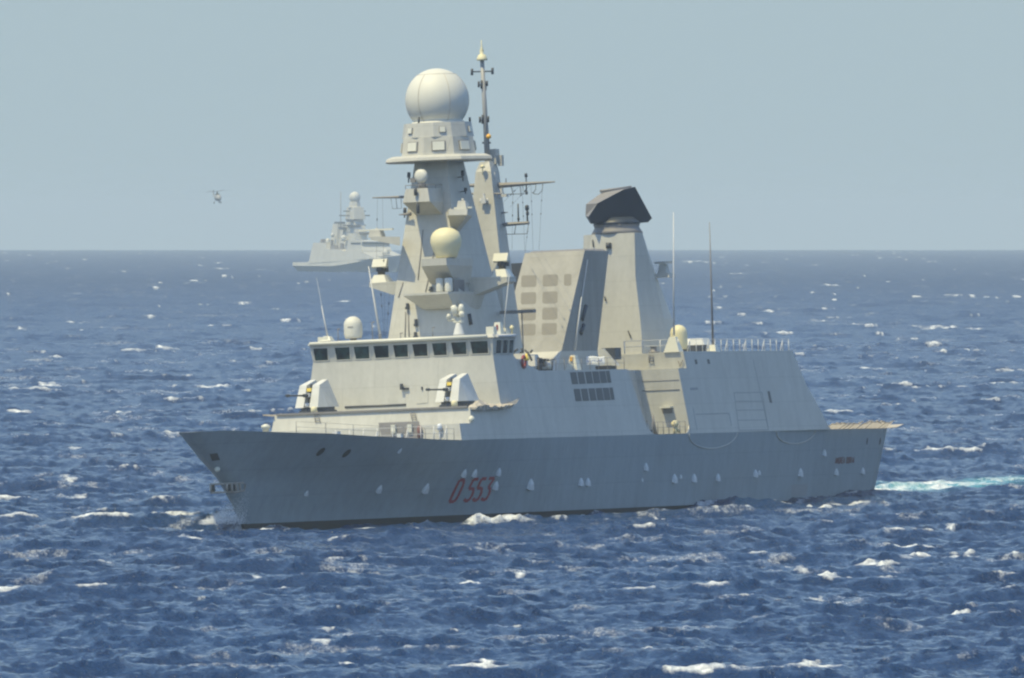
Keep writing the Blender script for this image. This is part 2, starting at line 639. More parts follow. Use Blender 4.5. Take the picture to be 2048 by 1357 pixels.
def block(mb, prof, m=0):
    a = [(x, side_y(z), z) for x, z in prof]
    b = [(x, -side_y(z), z) for x, z in prof]
    mb.loft([b, a], m=m)


mb = MB()
block(mb, [(39.1, 6.78), (38.9, 8.3), (36.1, 8.3), (35.7, 9.75), (28.2, 9.75), (27.9, 14.5), (22.9, 14.5), (22.6, 14.2), (17.3, 13.0), (-5.0, 13.0), (-7.6, 6.78)])
fore = mb.build("superstructure", M['grey'], ship)
mb = MB()
block(mb, [(-18.3, 6.78), (-18.1, 13.0), (-23.5, 13.0), (-23.4, 14.6), (-49.4, 14.55), (-51.6, 11.2), (-54.6, 8.3), (-55.4, 7.3), (-56.2, 6.78)])
hangar = mb.build("hangar", M['grey'], ship)
for s_ in (1, -1):
    mb = MB()
    a = [(-20.3, side_y(13.0) * s_, 13.0), (-20.2, side_y(14.6) * s_, 14.6), (-23.45, side_y(14.6) * s_, 14.6), (-23.5, side_y(13.0) * s_, 13.0)]
    mb.loft([a, [(x, 5.3 * s_, z) for x, y, z in a]])
    mb.build("hangar_shoulder", M['grey'], hangar)
mb = MB()
mb.frustum(-19.0, -4.0, -5.9, 5.9, 6.78, -19.0, -4.0, -4.8, 4.8, 13.02)
mid = mb.build("midship_house", M['grey'], ship)
# shallow rounded corners at the foot of the boat bay
for x0, x1 in ((-7.5, -9.2), (-18.4, -17.0)):
    mb = MB()
    s = 1 if x1 > x0 else -1
    pts = [(x0 - s * 0.05, 6.8)]
    for k in range(7):
        t = k / 6 * math.pi / 2
        pts.append((x0 + abs(x1 - x0) * s * (1 - math.sin(t)), 6.8 + 1.1 * (1 - math.cos(t))))
    pts = [(x0 - s * .05, 6.8), (x1, 6.8)] + [(x0 + (x1 - x0) * (1 - math.sin(k / 6 * math.pi / 2)), 6.8 + 1.2 * (1 - math.cos(k / 6 * math.pi / 2))) for k in range(1, 7)] + [(x0 - s * .05, 8.0)]
    mb.loft([[(x, side_y(z) - 0.12, z) for x, z in pts], [(x, side_y(z), z) for x, z in pts]])
    mb.build("bay_bulwark", M['grey'], ship)

# wheelhouse
mb = MB()
mb.frustum(22.8, 27.85, -8.92, 8.92, 14.5, 22.6, 28.15, -9.12, 9.12, 16.12)
bridge = mb.build("bridge", M['grey'], ship)
mb = MB()
mb.frustum(22.4, 28.3, -9.25, 9.25, 16.12, 22.5, 28.1, -9.05, 9.05, 16.42)
mb.build("bridge_roof", M['grey'], ship)
mb = MB()
mb.tube([(28.36, -9.0, 16.24), (28.36, 8.6, 16.24)], 0.16, 8)
mb.build("roof_gutter", M['panel'], ship)
mb = MB()
mb.tube([(27.6, 9.3, 16.24), (23.0, 9.3, 16.24)], 0.15, 8)
mb.build("roof_gutter", M['lightgrey'], ship)


def lerp(a, b, t):
    return tuple(a[i] + (b[i] - a[i]) * t for i in range(len(a)))


FWIN = [(-8.82, -7.3), (-6.68, -5.1), (-4.78, -3.16), (-2.82, -1.22), (-0.86, 0.68), (1.05, 2.62), (3.0, 4.52), (4.9, 6.48), (6.8, 8.62)]


def window(quad, nrm):
    """frame with the pane set a little deeper"""
    n = Vector(nrm).normalized()
    q = [Vector(p) for p in quad]
    c = sum(q, Vector()) / 4
    mb = MB()
    inner = [p + (c - p).normalized() * 0.06 for p in q]
    outer = [p + (p - c).normalized() * 0.07 for p in q]
    for k in range(4):
        j = (k + 1) % 4
        mb.loft([[outer[k], outer[j], inner[j], inner[k]], [p + n * 0.07 for p in (outer[k], outer[j], inner[j], inner[k])]])
    w = mb.build("window", M['grey'], ship)
    pb = MB()
    pb.loft([[p + n * 0.004 for p in inner], [p + n * 0.03 for p in inner]])
    pb.build("pane", M['glass'], w)
    return w


for a, b in FWIN:
    za, zb = 14.66, 15.86
    xa, xb = 27.85 + 0.3 * (za - 14.5) / 1.62, 27.85 + 0.3 * (zb - 14.5) / 1.62
    k = 0.02
    window([(xa, a + 0.1, za), (xa, b - 0.06, za), (xb, b, zb), (xb, a, zb)], (1, 0, -0.18))
for a, b in ((27.4, 26.05), (25.75, 24.5), (24.2, 23.1)):
    za, zb = 14.62, 15.9
    ya, yb = 8.92 + 0.2 * (za - 14.5) / 1.62, 8.92 + 0.2 * (zb - 14.5) / 1.62
    window([(a - 0.05, ya, za), (b, ya, za), (b, yb, zb), (a, yb, zb)], (0, 1, -0.12))
for a, b in ((27.4, 26.05), (25.75, 24.5), (24.2, 23.1)):
    window([(a - 0.05, -ya, za), (b, -ya, za), (b, -yb, zb), (a, -yb, zb)], (0, -1, -0.12))


def fitting(name, mb, mat, parent=None):
    return mb.build(name, mat, parent or ship)


# things on the bridge front
mb = MB()
mb.box((28.311, -0.054, 11.955), (0.3, 0.22, 0.55)).box((28.174, 0.327, 11.755), (0.2, 0.5, 0.2))
fitting("alarm_box", mb, M['dark'], fore)
mb = MB()
A_, B_ = (28.165, -5.811, 10.301), (28.166, 0.26, 10.289)
mb.tube([A_, B_], 0.11, 6)
fitting("pipe", mb, M['dark'], fore)
mb = MB()
mb.slab([(28.062, 1.332, 11.943), (28.062, 2.473, 11.943), (28.16, 2.446, 10.385), (28.163, 1.304, 10.339)], (0.045, 0, 0))
dr = fitting("door", mb, M['grey'], fore)
mb = MB()
mb.box((28.175, 1.915, 11.737), (0.12, 0.12, 0.3))
fitting("handle", mb, M['dark'], dr)
# flat plate painted dark for the recess shade in the deckhouse front, with liferaft lockers
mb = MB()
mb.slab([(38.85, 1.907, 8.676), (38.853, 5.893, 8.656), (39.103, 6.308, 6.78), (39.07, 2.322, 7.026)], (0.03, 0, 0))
rec = fitting("recess_shade_plate", mb, M['soot'], fore)
for px in ((39.082, 3.455, 8.072), (39.084, 5.078, 8.054)):
    mb = MB()
    mb.box(px, (0.3, 0.42, 0.72))
    mb.box((px[0] - 0.05, px[1] + 0.02, px[2] - 0.42), (0.2, 0.5, 0.12))
    fitting("locker", mb, M['panel'], rec)
mb = MB()
mb.lathe((39.182, 6.037, 7.7), [(0.05, -0.55), (0.22, -0.5), (0.22, 0.4), (0.1, 0.55)], 10)
fitting("hose_reel", mb, M['orange_suit'], fore)
mb = MB()
c_ = (39.188, 8.018, 8.031)
mb.lathe(c_, [(0.02, -0.3), (0.2, -0.25), (0.24, 0.1), (0.14, 0.3), (0.02, 0.33)], 12)
mb.tube([(c_[0], c_[1], c_[2] - 0.3), (c_[0], c_[1], 6.8)], 0.04, 6)
fitting("deck_lamp", mb, M['banner'], fore)
# ladder on the deckhouse front
for A_, B_ in (((35.745, -5.616, 10.039), (36.051, -5.237, 8.93)), ((35.888, 4.066, 9.519), (36.104, 4.318, 8.737))):
    mb = MB()
    for dy in (-0.22, 0.22):
        mb.tube([(A_[0], A_[1] + dy, A_[2]), (B_[0], B_[1] + dy, B_[2])], 0.035, 5)
    for k in range(4):
        q = lerp(A_, B_, (k + 0.5) / 4)
        mb.tube([(q[0], q[1] - 0.22, q[2]), (q[0], q[1] + 0.22, q[2])], 0.03, 5)
    fitting("ladder", mb, M['soot'], fore)
# gutter along the gun deck edge
mb = MB()
mb.box((35.82, 0, 9.82), (0.22, 18.9, 0.16))
fitting("deck_edge", mb, M['soot'], fore)


# ------------------------------------------------------------------ guns
def gun(cx, cy, cz, turn, name="gun_turret"):
    g = empty(name, (cx, cy, cz))
    g.parent = ship
    g.rotation_euler = (0, 0, turn)
    mb = MB()
    mb.lathe((0, 0, 0), [(1.75, 0), (1.75, 0.32), (1.55, 0.36), (1.55, 0.62)], 20, smooth=False)
    mb.build("base_ring", M['dark'], g)
    mb = MB()
    # two cheeks either side of the slot and the body behind it
    zb, zt = 0.62, 2.75
    xf0, xf1 = 1.75, 1.12       # front face foot / break
    xb0, xb1 = -1.85, -0.95
    for s in (1, -1):
        yi = 0.34 * s
        A1, B1, C1, D1, E1 = (xf0, 1.3 * s, zb), (1.12, 1.14 * s, 2.66), (-0.35, 0.98 * s, 3.16), (-1.8, 1.12 * s, zb), (0.35, 1.46 * s, zb)
        a1, b1, c1, d1 = (xf0, yi, zb), (1.12, yi, 2.66), (-0.35, yi, 3.16), (-1.8, yi, zb)
        mb.face([A1, B1, b1, a1])
        mb.face([B1, C1, c1, b1])
        mb.face([A1, E1, B1])
        mb.face([B1, E1, D1, C1])
        mb.face([C1, D1, d1, c1])
        mb.face([a1, b1, c1, d1])
        mb.face([A1, a1, d1, D1, E1])
    mb.box((-1.0, 0, 1.5), (0.8, 0.7, 1.7))
    mb.build("gun_house", M['gun'], g)
    mb = MB()
    mb.frustum(0.2, 1.05, -0.33, 0.33, zb, 0.1, 0.5, -0.33, 0.33, zt)
    mb.build("slot_lining", M['dark'], g)
    mb = MB()
    mb.box((1.0, 0, 2.25), (0.5, 0.5, 0.3))
    mb.build("sight", M['yellow'], g)
    mb = MB()
    mb.box((1.25, 0, 1.75), (0.7, 0.46, 0.36))
    mb.build("cradle", M['lightgrey'], g)
    mb = MB()
    mb.lathe((1.55, 0, 0.85), [(0.05, -0.2), (0.25, -0.18), (0.25, 0.15), (0.05, 0.2)], 10)
    mb.build("slot_drum", M['lightgrey'], g)
    mb = MB()
    mb.tube([(1.2, 0, 1.72), (2.1, 0, 1.73)], [0.2, 0.16], 10)
    mb.tube([(2.1, 0, 1.73), (4.35, 0, 1.76)], [0.09, 0.075], 10)
    mb.tube([(4.3, 0, 1.76), (4.75, 0, 1.765)], [0.13, 0.13], 10)
    mb.build("barrel", M['dark'], g)
    return g


gun(31.9, -6.94, 9.75, R(-14))
gun(31.9, 6.94, 9.75, R(-14))
for q in ((35.3, -5.906, 9.955), (35.3, 7.977, 9.905)):
    mb = MB()
    mb.lathe((q[0], q[1], 9.78), [(0.27, 0), (0.3, 0.5), (0.22, 0.62), (0.02, 0.66)], 12)
    fitting("floodlight", mb, M['cream'], fore)


# safety nets beside the gun deck and the flight deck
def net(p, q, out, rise, n, name="safety_net", thick=0.05, jag=0.0):
    """frames with stretched webbing, folded outboard"""
    mb = MB()
    P0, Q0 = Vector(p), Vector(q)
    thick = 0.03
    for k in range(n):
        a, b = P0.lerp(Q0, k / n), P0.lerp(Q0, (k + 0.96) / n)
        j0, j1 = random.uniform(-jag, jag), random.uniform(-jag, jag)
        o0 = Vector((0, out, rise + j0))
        o1 = Vector((0, out, rise + j1))
        mb.face([a, b, b + o1, a + o0])
        mb.tube([a + o0, b + o1], 0.06, 5)
        mb.tube([a, a + o0], 0.05, 5)
    return mb.build(name, M['webbing'], ship)


net((-55.6, 9.62, 6.75), (-74.2, 9.2, 6.75), 0.85, 0.62, 14, jag=0.14)
net((-55.6, -9.62, 6.75), (-74.2, -9.2, 6.75), -0.85, 0.62, 14, jag=0.14)
mb = MB()
for k in range(6):
    y = -8.6 + k * 3.44
    mb.loft([[(-74.3, y - 1.6, 6.75), (-74.3, y + 1.6, 6.75), (-76.4, y + 1.6, 7.05), (-76.4, y - 1.6, 7.05)], [(-74.3, y - 1.6, 6.8), (-74.3, y + 1.6, 6.8), (-76.4, y + 1.6, 7.1), (-76.4, y - 1.6, 7.1)]])
mb.build("safety_net", M['net'], ship)
# rolled net and canvas at the port end of the gun deck
mb = MB()
A_, B_ = Vector((35.5, 9.75, 9.62)), Vector((27.0, 9.95, 9.75))
rings = []
for k in range(40):
    t = k / 39
    c = A_.lerp(B_, t)
    h = 0.22 + 0.2 * math.sin(t * 23) ** 2 * (1 - t) + random.uniform(-0.08, 0.08) + (0.42 * math.sin((t - 0.05) / 0.32 * math.pi) if 0.05 < t < 0.37 else 0)
    j0, j1 = random.uniform(-0.1, 0.1), random.uniform(-0.12, 0.12)
    rings.append([(c.x, c.y - 0.45, c.z - 0.05), (c.x, c.y + 0.3 + j0, c.z - 0.14 + j1), (c.x, c.y + 0.48 + j1, c.z + h * 0.4 + j0), (c.x, c.y + 0.1 + j0, c.z + h), (c.x, c.y - 0.4, c.z + h * 0.7)])
mb.loft(rings)
mb.loft([[(27.1, 9.7, 9.8), (27.1, 10.15, 9.7), (27.1, 10.0, 10.1)], [(26.2, 9.9, 10.0), (26.2, 10.35, 9.95), (26.2, 10.2, 10.3)], [(25.4, 10.2, 10.45), (25.4, 10.4, 10.45), (25.4, 10.3, 10.55)]])
mb.build("canvas_roll", M['net'], ship)
net((36.0, -9.66, 9.7), (31.0, -9.66, 9.7), -1.0, 0.15, 5, jag=0.06)


# railings
def railing(pts, h=1.05, n_per=1.6, mat='lightgrey', rails=(1.0, 0.55), rad=0.035, brace=0, skip_ends=False):
    mb = MB()
    pts = [Vector(p) for p in pts]
    for a, b in zip(pts, pts[1:]):
        n = max(1, int(round((b - a).length / n_per)))
        for k in range(n + 1):
            p = a.lerp(b, k / n)
            mb.tube([p, p + Vector((0, 0, h))], rad, 5)
            if brace and k % brace == 0:
                mb.tube([p + Vector((0.7, 0, 0)), p + Vector((0, 0, h * 0.9))], rad * 0.8, 5)
        for r in rails:
            mb.tube([a + Vector((0, 0, h * r)), b + Vector((0, 0, h * r))], rad * 0.45, 5)
    return mb.build("railing", M[mat], ship)


edge = [(x, hull_y(x, deck_z(x) - 0.01) - 0.15, deck_z(x)) for x in (66, 62, 58, 54, 50, 46, 43, 40.3)]
railing(edge, 1.05, 3.0, 'soot', rad=0.03)
inner = [(40.9, y, 6.8) for y in (-1.5, 2.6, 5.6, 9.4)]
railing(inner, 1.35, 1.35, 'lightgrey', rails=(1.0, 0.5), rad=0.05, brace=3)
railing([(17.0, 9.0, 13.0), (-4.6, 9.0, 13.0)], 1.1, 2.2, 'soot', rad=0.035)
railing([(-22.5, 8.75, 14.6), (-49.0, 8.75, 14.55)], 1.15, 1.7, 'lightgrey', rails=(1.0,), rad=0.045, brace=3)
railing([(-9.0, 9.85, 6.8), (-17.6, 9.85, 6.8)], 1.15, 1.5, 'soot', rad=0.04)
railing([(-20.6, 2.8, 14.6), (-20.6, 8.3, 14.6)], 1.2, 1.6, 'lightgrey', rad=0.05)

# fittings in the boat bay
mb = MB()
mb.box((-17.9, 7.904, 9.356), (0.9, 1.1, 0.16))
fitting("door_hood", mb, M['panel'], hangar)
mb = MB()
mb.slab([(-18.218, 7.218, 9.333), (-18.218, 8.339, 9.336), (-18.237, 8.409, 8.764), (-18.237, 7.389, 8.757)], (0.03, 0, 0))
fitting("vent", mb, M['soot'], hangar)
mb = MB()
a_ = (-12.6, 8.7, 6.8)
mb.tube([a_, (a_[0] + 0.3, a_[1], 8.6)], [0.13, 0.1], 8)
mb.tube([(a_[0] - 0.5, a_[1], 6.8), (a_[0] + 0.15, a_[1], 8.0)], 0.07, 6)
fitting("davit_post", mb, M['soot'], ship)
mb = MB()
c_ = (-16.3, 9.3, 6.8)
mb.tube([c_, (c_[0], c_[1], 7.5)], [0.22, 0.12], 8)
mb.lathe((c_[0], c_[1], 7.75), [(0.05, -0.3), (0.3, -0.22), (0.34, 0), (0.3, 0.22), (0.05, 0.3)], 10, axis=(0.4, 0.9, 0.2))
mb.tube([(c_[0], c_[1] - 0.1, 7.6), (c_[0] - 0.5, c_[1] + 0.25, 6.95)], 0.12, 6)
fitting("deck_winch", mb, M['cream'], ship)
mb = MB()
mb.box((-9.6, 9.2, 7.0), (0.5, 0.6, 0.45)).tube([(-9.6, 9.2, 7.2), (-9.3, 9.2, 8.1)], 0.06, 6)
fitting("bollard", mb, M['dark'], ship)
# ladder and hook on the hangar shoulder
mb = MB()
for q in ((-20.131, 5.451, 14.096), (-20.132, 5.858, 14.08)):
    mb.tube([(q[0], q[1], q[2] - 0.45), (q[0], q[1], q[2] + 0.35)], 0.04, 5)
q = (-20.132, 5.654, 14.088)
for dz in (-0.3, 0, 0.25):
    mb.tube([(q[0], q[1] - 0.22, q[2] + dz), (q[0], q[1] + 0.22, q[2] + dz)], 0.035, 5)
fitting("ladder", mb, M['soot'], hangar)
mb = MB()
q = (-20.122, 8.591, 13.444)
mb.tube([(q[0], q[1] - 0.2, q[2] + 0.3), (q[0], q[1], q[2] - 0.2), (q[0], q[1] + 0.3, q[2] + 0.35)], 0.06, 6)
fitting("lifting_hook", mb, M['soot'], hangar)
# pipes across the boat bay face
for z, pxs in ((11.9, None), (11.0, None)):
    mb = MB()
    mb.tube([(-18.12, 5.4, z), (-18.12, 9.2, z)], 0.03, 5)
    fitting("pipe", mb, M['soot'], hangar)

# hangar side: doors drawn by seams, ports
SN = Vector((0, 1, 0.15)).normalized()


def side_seam(name, pts, parent, closed=False, w=0.05, mat='seam'):
    mb = MB()
    P_ = [Vector(p) for p in pts]
    if closed:
        P_.append(P_[0])
    for a, b in zip(P_, P_[1:]):
        d = (b - a).normalized()
        t = d.cross(SN) * w
        mb.loft([[a - t, a + t, b + t, b - t], [v + SN * 0.02 for v in (a - t, a + t, b + t, b - t)]])
    return mb.build(name, M[mat], parent)


side_seam("shutter_door", [(-31.644, 9.536, 10.562), (-39.163, 9.537, 10.553), (-39.077, 10.082, 6.918), (-31.162, 10.077, 6.952)], hangar, True, 0.035)
side_seam("shutter_door", [(-20.587, 9.831, 8.591), (-29.327, 9.829, 8.607), (-29.388, 10.01, 7.403)], hangar, False, 0.04)
side_seam("panel_joint", [(-20.134, 9.73, 9.264), (-20.113, 10.053, 7.114)], hangar, False, 0.04)
side_seam("panel_joint", [(-38.38, 9.049, 13.807), (-39.077, 10.082, 6.918)], hangar, False, 0.025)
for a, b in (((-31.499, 9.658, 9.744), (-39.126, 9.668, 9.68)), ((-31.464, 9.789, 8.876), (-39.248, 9.792, 8.855)), ((-31.38, 9.933, 7.913), (-39.163, 9.937, 7.886))):
    side_seam("panel_joint", [a, b], hangar, False, 0.03)


def side_plate(name, pts, mat, parent, t=0.03):
    mb = MB()
    mb.slab(pts, SN * t)
    return mb.build(name, M[mat], parent)


side_plate("vent_slot", [(-40.694, 9.524, 10.638), (-41.233, 9.525, 10.634), (-41.344, 9.693, 9.516), (-40.804, 9.692, 9.521)], 'dark', hangar)
side_plate("side_port", [(-22.785, 9.051, 13.791), (-23.334, 9.045, 13.837), (-23.383, 9.109, 13.405), (-22.833, 9.116, 13.36)], 'dark', hangar)
side_plate("side_port", [(-26.1, 9.047, 13.822), (-26.628, 9.047, 13.819), (-26.677, 9.112, 13.387), (-26.148, 9.112, 13.39)], 'dark', hangar)
side_plate("access_plate", [(-20.274, 9.451, 11.127), (-22.263, 9.446, 11.16), (-22.275, 9.482, 10.921), (-20.286, 9.487, 10.888)], 'seam', hangar, 0.02)
# air intakes in the port side, two rows of slanted panels
for quad in (
        ((9.684, 9.201, 12.794), (8.174, 9.2, 12.803), (8.191, 9.368, 11.681), (9.7, 9.369, 11.673)),
        ((7.857, 9.199, 12.808), (6.281, 9.197, 12.817), (6.298, 9.366, 11.693), (7.875, 9.367, 11.686)),
        ((5.963, 9.197, 12.822), (4.382, 9.195, 12.832), (4.4, 9.364, 11.706), (5.981, 9.365, 11.698)),
        ((4.127, 9.194, 12.837), (2.541, 9.193, 12.846), (2.558, 9.362, 11.719), (4.144, 9.363, 11.711)),
        ((2.348, 9.192, 12.852), (0.821, 9.191, 12.862), (0.839, 9.36, 11.733), (2.366, 9.361, 11.724)),
        ((0.628, 9.19, 12.867), (-0.269, 9.188, 12.881), (-0.251, 9.357, 11.751), (0.645, 9.359, 11.738)),
        ((9.565, 9.436, 11.228), (8.055, 9.435, 11.235), (8.084, 9.607, 10.09), (9.593, 9.607, 10.084)),
        ((7.739, 9.434, 11.24), (6.162, 9.433, 11.247), (6.191, 9.605, 10.1), (7.767, 9.606, 10.094)),
        ((5.845, 9.432, 11.252), (4.263, 9.431, 11.259), (4.292, 9.603, 10.11), (5.873, 9.604, 10.104)),
        ((4.008, 9.43, 11.264), (2.422, 9.429, 11.271), (2.451, 9.602, 10.121), (4.037, 9.603, 10.115)),
        ((2.229, 9.428, 11.277), (0.702, 9.427, 11.285), (0.731, 9.6, 10.133), (2.258, 9.601, 10.126)),
        ((0.508, 9.426, 11.29), (-0.325, 9.425, 11.303), (-0.295, 9.597, 10.15), (0.538, 9.599, 10.138))):
    side_plate("intake_grille", quad, 'grille_dark', fore, 0.025)
FUNNEL_GRILLES = (
        ((-9.113, -2.83, 22.299), (-9.099, -1.296, 22.282), (-8.257, -1.03, 21.183), (-8.269, -2.563, 21.199)),
        ((-9.094, -0.631, 22.274), (-9.08, 0.901, 22.257), (-8.238, 1.165, 21.159), (-8.251, -0.366, 21.175)),
        ((-9.075, 1.539, 22.25), (-9.068, 2.278, 22.241), (-8.227, 2.541, 21.143), (-8.233, 1.802, 21.152)),
        ((-7.866, -2.423, 20.673), (-7.853, -0.89, 20.656), (-6.994, -0.619, 19.536), (-7.006, -2.15, 19.551)),
        ((-7.847, -0.227, 20.649), (-7.835, 1.303, 20.632), (-6.976, 1.573, 19.513), (-6.989, 0.044, 19.529)),
        ((-6.695, -2.042, 19.145), (-6.683, -0.511, 19.129), (-5.807, -0.234, 17.987), (-5.819, -1.763, 18.003)),
        ((-6.677, 0.152, 19.123), (-6.665, 1.68, 19.107), (-5.79, 1.955, 17.966), (-5.802, 0.428, 17.981)),
        ((-5.562, -1.674, 17.668), (-5.551, -0.145, 17.653), (-4.695, 0.125, 16.537), (-4.706, -1.402, 16.552)),
        ((-5.546, 0.491, 17.647), (-5.535, 2.018, 17.632), (-4.68, 2.287, 16.517), (-4.691, 0.761, 16.531)),
        ((-5.462, -2.987, 17.538), (-5.476, -2.28, 17.555), (-4.748, -2.077, 16.606), (-4.744, -3.093, 16.601)))


# ------------------------------------------------------------------ funnel
mb = MB()
mb.loft([[(-3.4, -3.2, 14.9), (-3.4, 3.2, 14.9), (-12.6, 3.2, 14.9), (-12.6, -3.2, 14.9)],
         [(-10.75, -3.05, 24.45), (-10.75, 3.05, 24.45), (-16.9, 3.05, 24.4), (-16.9, -3.05, 24.4)]])
funnel = fitting("funnel", mb, M['funnel'])
mb = MB()
mb.frustum(-13.0, -1.7, -3.35, 3.3, 12.98, -12.6, -3.35, -3.25, 3.22, 14.95)
fitting("funnel_base", mb, M['tower'])
mb = MB()
mb.frustum(-16.7, -11.1, -2.9, 2.9, 24.42, -16.5, -11.6, -2.6, 2.6, 24.62)
fitting("funnel_cap", mb, M['soot'], funnel)
fn = (Vector((-10.8, 1, 24.5)) - Vector((-10.8, 0, 24.5))).cross(Vector((-3.9, 0, 15.5)) - Vector((-10.8, 0, 24.5))).normalized()
if fn.x < 0:
    fn = -fn
for quad in FUNNEL_GRILLES:
    # rounded corners
    q = [Vector(p) for p in quad]
    pts = []
    for k in range(4):
        a, b, c = q[k - 1], q[k], q[(k + 1) % 4]
        pts += [b + (a - b).normalized() * 0.14, b + (c - b).normalized() * 0.14]
    mb = MB()
    mb.slab(pts, fn * 0.03)
    fitting("intake_grille", mb, M['grille'], funnel)
for px in (((-8.932, 3.16, 17.883), (-10.153, 3.138, 19.204)), ((-8.35, 3.182, 16.562), (-9.244, 3.168, 17.41))):
    mb = MB()
    mb.tube([Vector(px[0]) + Vector((0, 0.05, 0)), Vector(px[1]) + Vector((0, 0.05, 0))], 0.22, 6)
    fitting("side_vent", mb, M['dark'], funnel)
mb = MB()
mb.tube([(-11.069, 3.166, 23.552), (-6.67, 3.3, 15.526)], 0.045, 5)
fitting("pipe", mb, M['lightgrey'], funnel)
mb = MB()
mb.tube([(1.2, -3.4, 14.5), (1.2, 2.2, 14.45)], 0.11, 6)
fitting("pipe", mb, M['dark'])
# dark ventilator casing on the starboard side beyond the funnel
mb = MB()
mb.frustum(-17.0, -13.2, -5.9, -4.5, 13.0, -16.6, -13.6, -5.7, -4.55, 23.6)
fitting("uptake_casing", mb, M['dark'])

# ------------------------------------------------------------------ long range radar tower
mb = MB()
mb.loft([[(-23.5, -3.0, 12.95), (-23.55, 3.6, 12.95), (-29.0, 4.25, 12.95), (-38.0, 2.6, 12.95), (-38.0, -2.6, 12.95), (-27.0, -4.2, 12.95)],
         [(-24.0, -2.55, 18.0), (-24.0, 3.2, 18.0), (-29.2, 3.6, 18.0), (-35.0, 2.2, 18.0), (-35.0, -2.2, 18.0), (-26.5, -3.7, 18.0)],
         [(-24.34, -2.1, 22.0), (-24.34, 2.75, 22.0), (-28.4, 3.05, 22.0), (-32.0, 1.9, 22.0), (-32.0, -1.9, 22.0), (-26.0, -3.3, 22.0)],
         [(-24.7, -1.68, 26.2), (-24.7, 2.7, 26.2), (-26.6, 2.72, 26.2), (-29.6, 1.6, 26.2), (-29.6, -1.6, 26.2), (-25.6, -2.9, 26.2)]])
tower = fitting("radar_tower", mb, M['tower'])
mb = MB()
tc_ = (-27.0, 0.0)
mb.lathe((tc_[0], tc_[1], 26.2), [(2.5, 0), (2.3, 0.35), (2.15, 0.6), (2.2, 0.75), (2.25, 0.95)], 28)
ped = fitting("radar_pedestal", mb, M['soot'], tower)
# rotating antenna: a deep slab leaning back, its dark face turned to port
FRONT = [(-27.273, 1.928, 30.634), (-29.544, 2.655, 27.595), (-29.24, 2.346, 27.223), (-27.962, 1.455, 27.162), (-23.801, -1.377, 27.222), (-23.422, -1.454, 27.893), (-24.011, -0.707, 29.154), (-26.268, 1.182, 30.422)]
BACK = [(-29.037, 0.509, 30.569), (-31.088, 1.125, 27.672), (-30.87, 0.887, 27.345), (-30.023, 0.288, 27.272), (-26.095, -2.386, 27.326), (-25.513, -2.588, 28.051), (-25.33, -2.416, 29.144), (-26.584, -1.27, 30.202)]
mb = MB()
mb.loft([BACK, FRONT], m=1)
mb.f = [f for f in mb.f]
mb.m[-1] = 0
antenna = mb.build("radar_antenna", [M['navy'], M['soot']], tower)
mb = MB()
mb.tube([(-26.457, -1.317, 30.347), (-29.305, 0.717, 30.657)], 0.16, 6)
fitting("antenna_edge", mb, M['soot'], tower)
mb = MB()
mb.lathe((-27.0, 0, 27.1), [(2.3, 0), (2.1, 0.3), (1.6, 0.7)], 20)
fitting("antenna_turntable", mb, M['navy'], tower)
mb = MB()
mb.tube([(-24.525, 0.056, 25.343), (-24.479, 0.051, 24.817)], 0.28, 8)
fitting("tower_lamp", mb, M['dark'], tower)
for a, b in (((-24.577, -1.596, 25.704), (-24.518, -1.499, 25.03)), ((-24.102, -0.409, 20.246), (-24.06, -0.259, 19.761)), ((-23.806, 1.975, 16.848), (-23.747, 2.277, 16.167))):
    mb = MB()
    mb.tube([a, b], 0.07, 5)
    fitting("grab_rail", mb, M['dark'], tower)
# small navigation radar on the back of the tower
mb = MB()
nc = (-31.8, 2.75, 22.3)
mb.frustum(nc[0] - 0.9, nc[0] + 0.9, nc[1] - 0.9, nc[1] + 0.9, 21.9, nc[0] - 0.8, nc[0] + 0.8, nc[1] - 0.8, nc[1] + 0.8, 22.3)
mb.frustum(nc[0] - 0.5, nc[0] + 0.5, nc[1] - 0.45, nc[1] + 0.45, 22.3, nc[0] - 0.35, nc[0] + 0.35, nc[1] - 0.3, nc[1] + 0.3, 23.2)
mb.box((nc[0], nc[1], 23.35), (1.6, 0.9, 0.2), rot=Matrix.Rotation(R(60), 3, 'Z'))
fitting("navigation_radar", mb, M['tower'], tower)
mb = MB()
mb.box((-31.5, 4.0, 16.6), (0.3, 0.4, 0.45))
fitting("tower_lamp", mb, M['dark'], tower)

# ------------------------------------------------------------------ foremast
mb = MB()
def mring(z):
    t = (z - 14.4) / (32.75 - 14.4)
    xf = 22.6 + (19.2 - 22.6) * t
    yh = 4.0 + (1.6 - 4.0) * t
    xa = 9.4 + (14.7 - 9.4) * t
    ya = 3.5 + (1.42 - 3.5) * t
    return [(xf, -yh, z), (xf, yh, z), (xa, ya, z), (xa, -ya, z)]
mb.loft([mring(14.4), mring(20.0), mring(25.5), mring(32.75)])
mast = fitting("foremast", mb, M['tower'])
mb = MB()
mb.frustum(8.0, 22.5, -6.2, 6.2, 13.0, 8.6, 22.3, -5.6, 5.6, 14.6)
fitting("mast_house", mb, M['grey'])

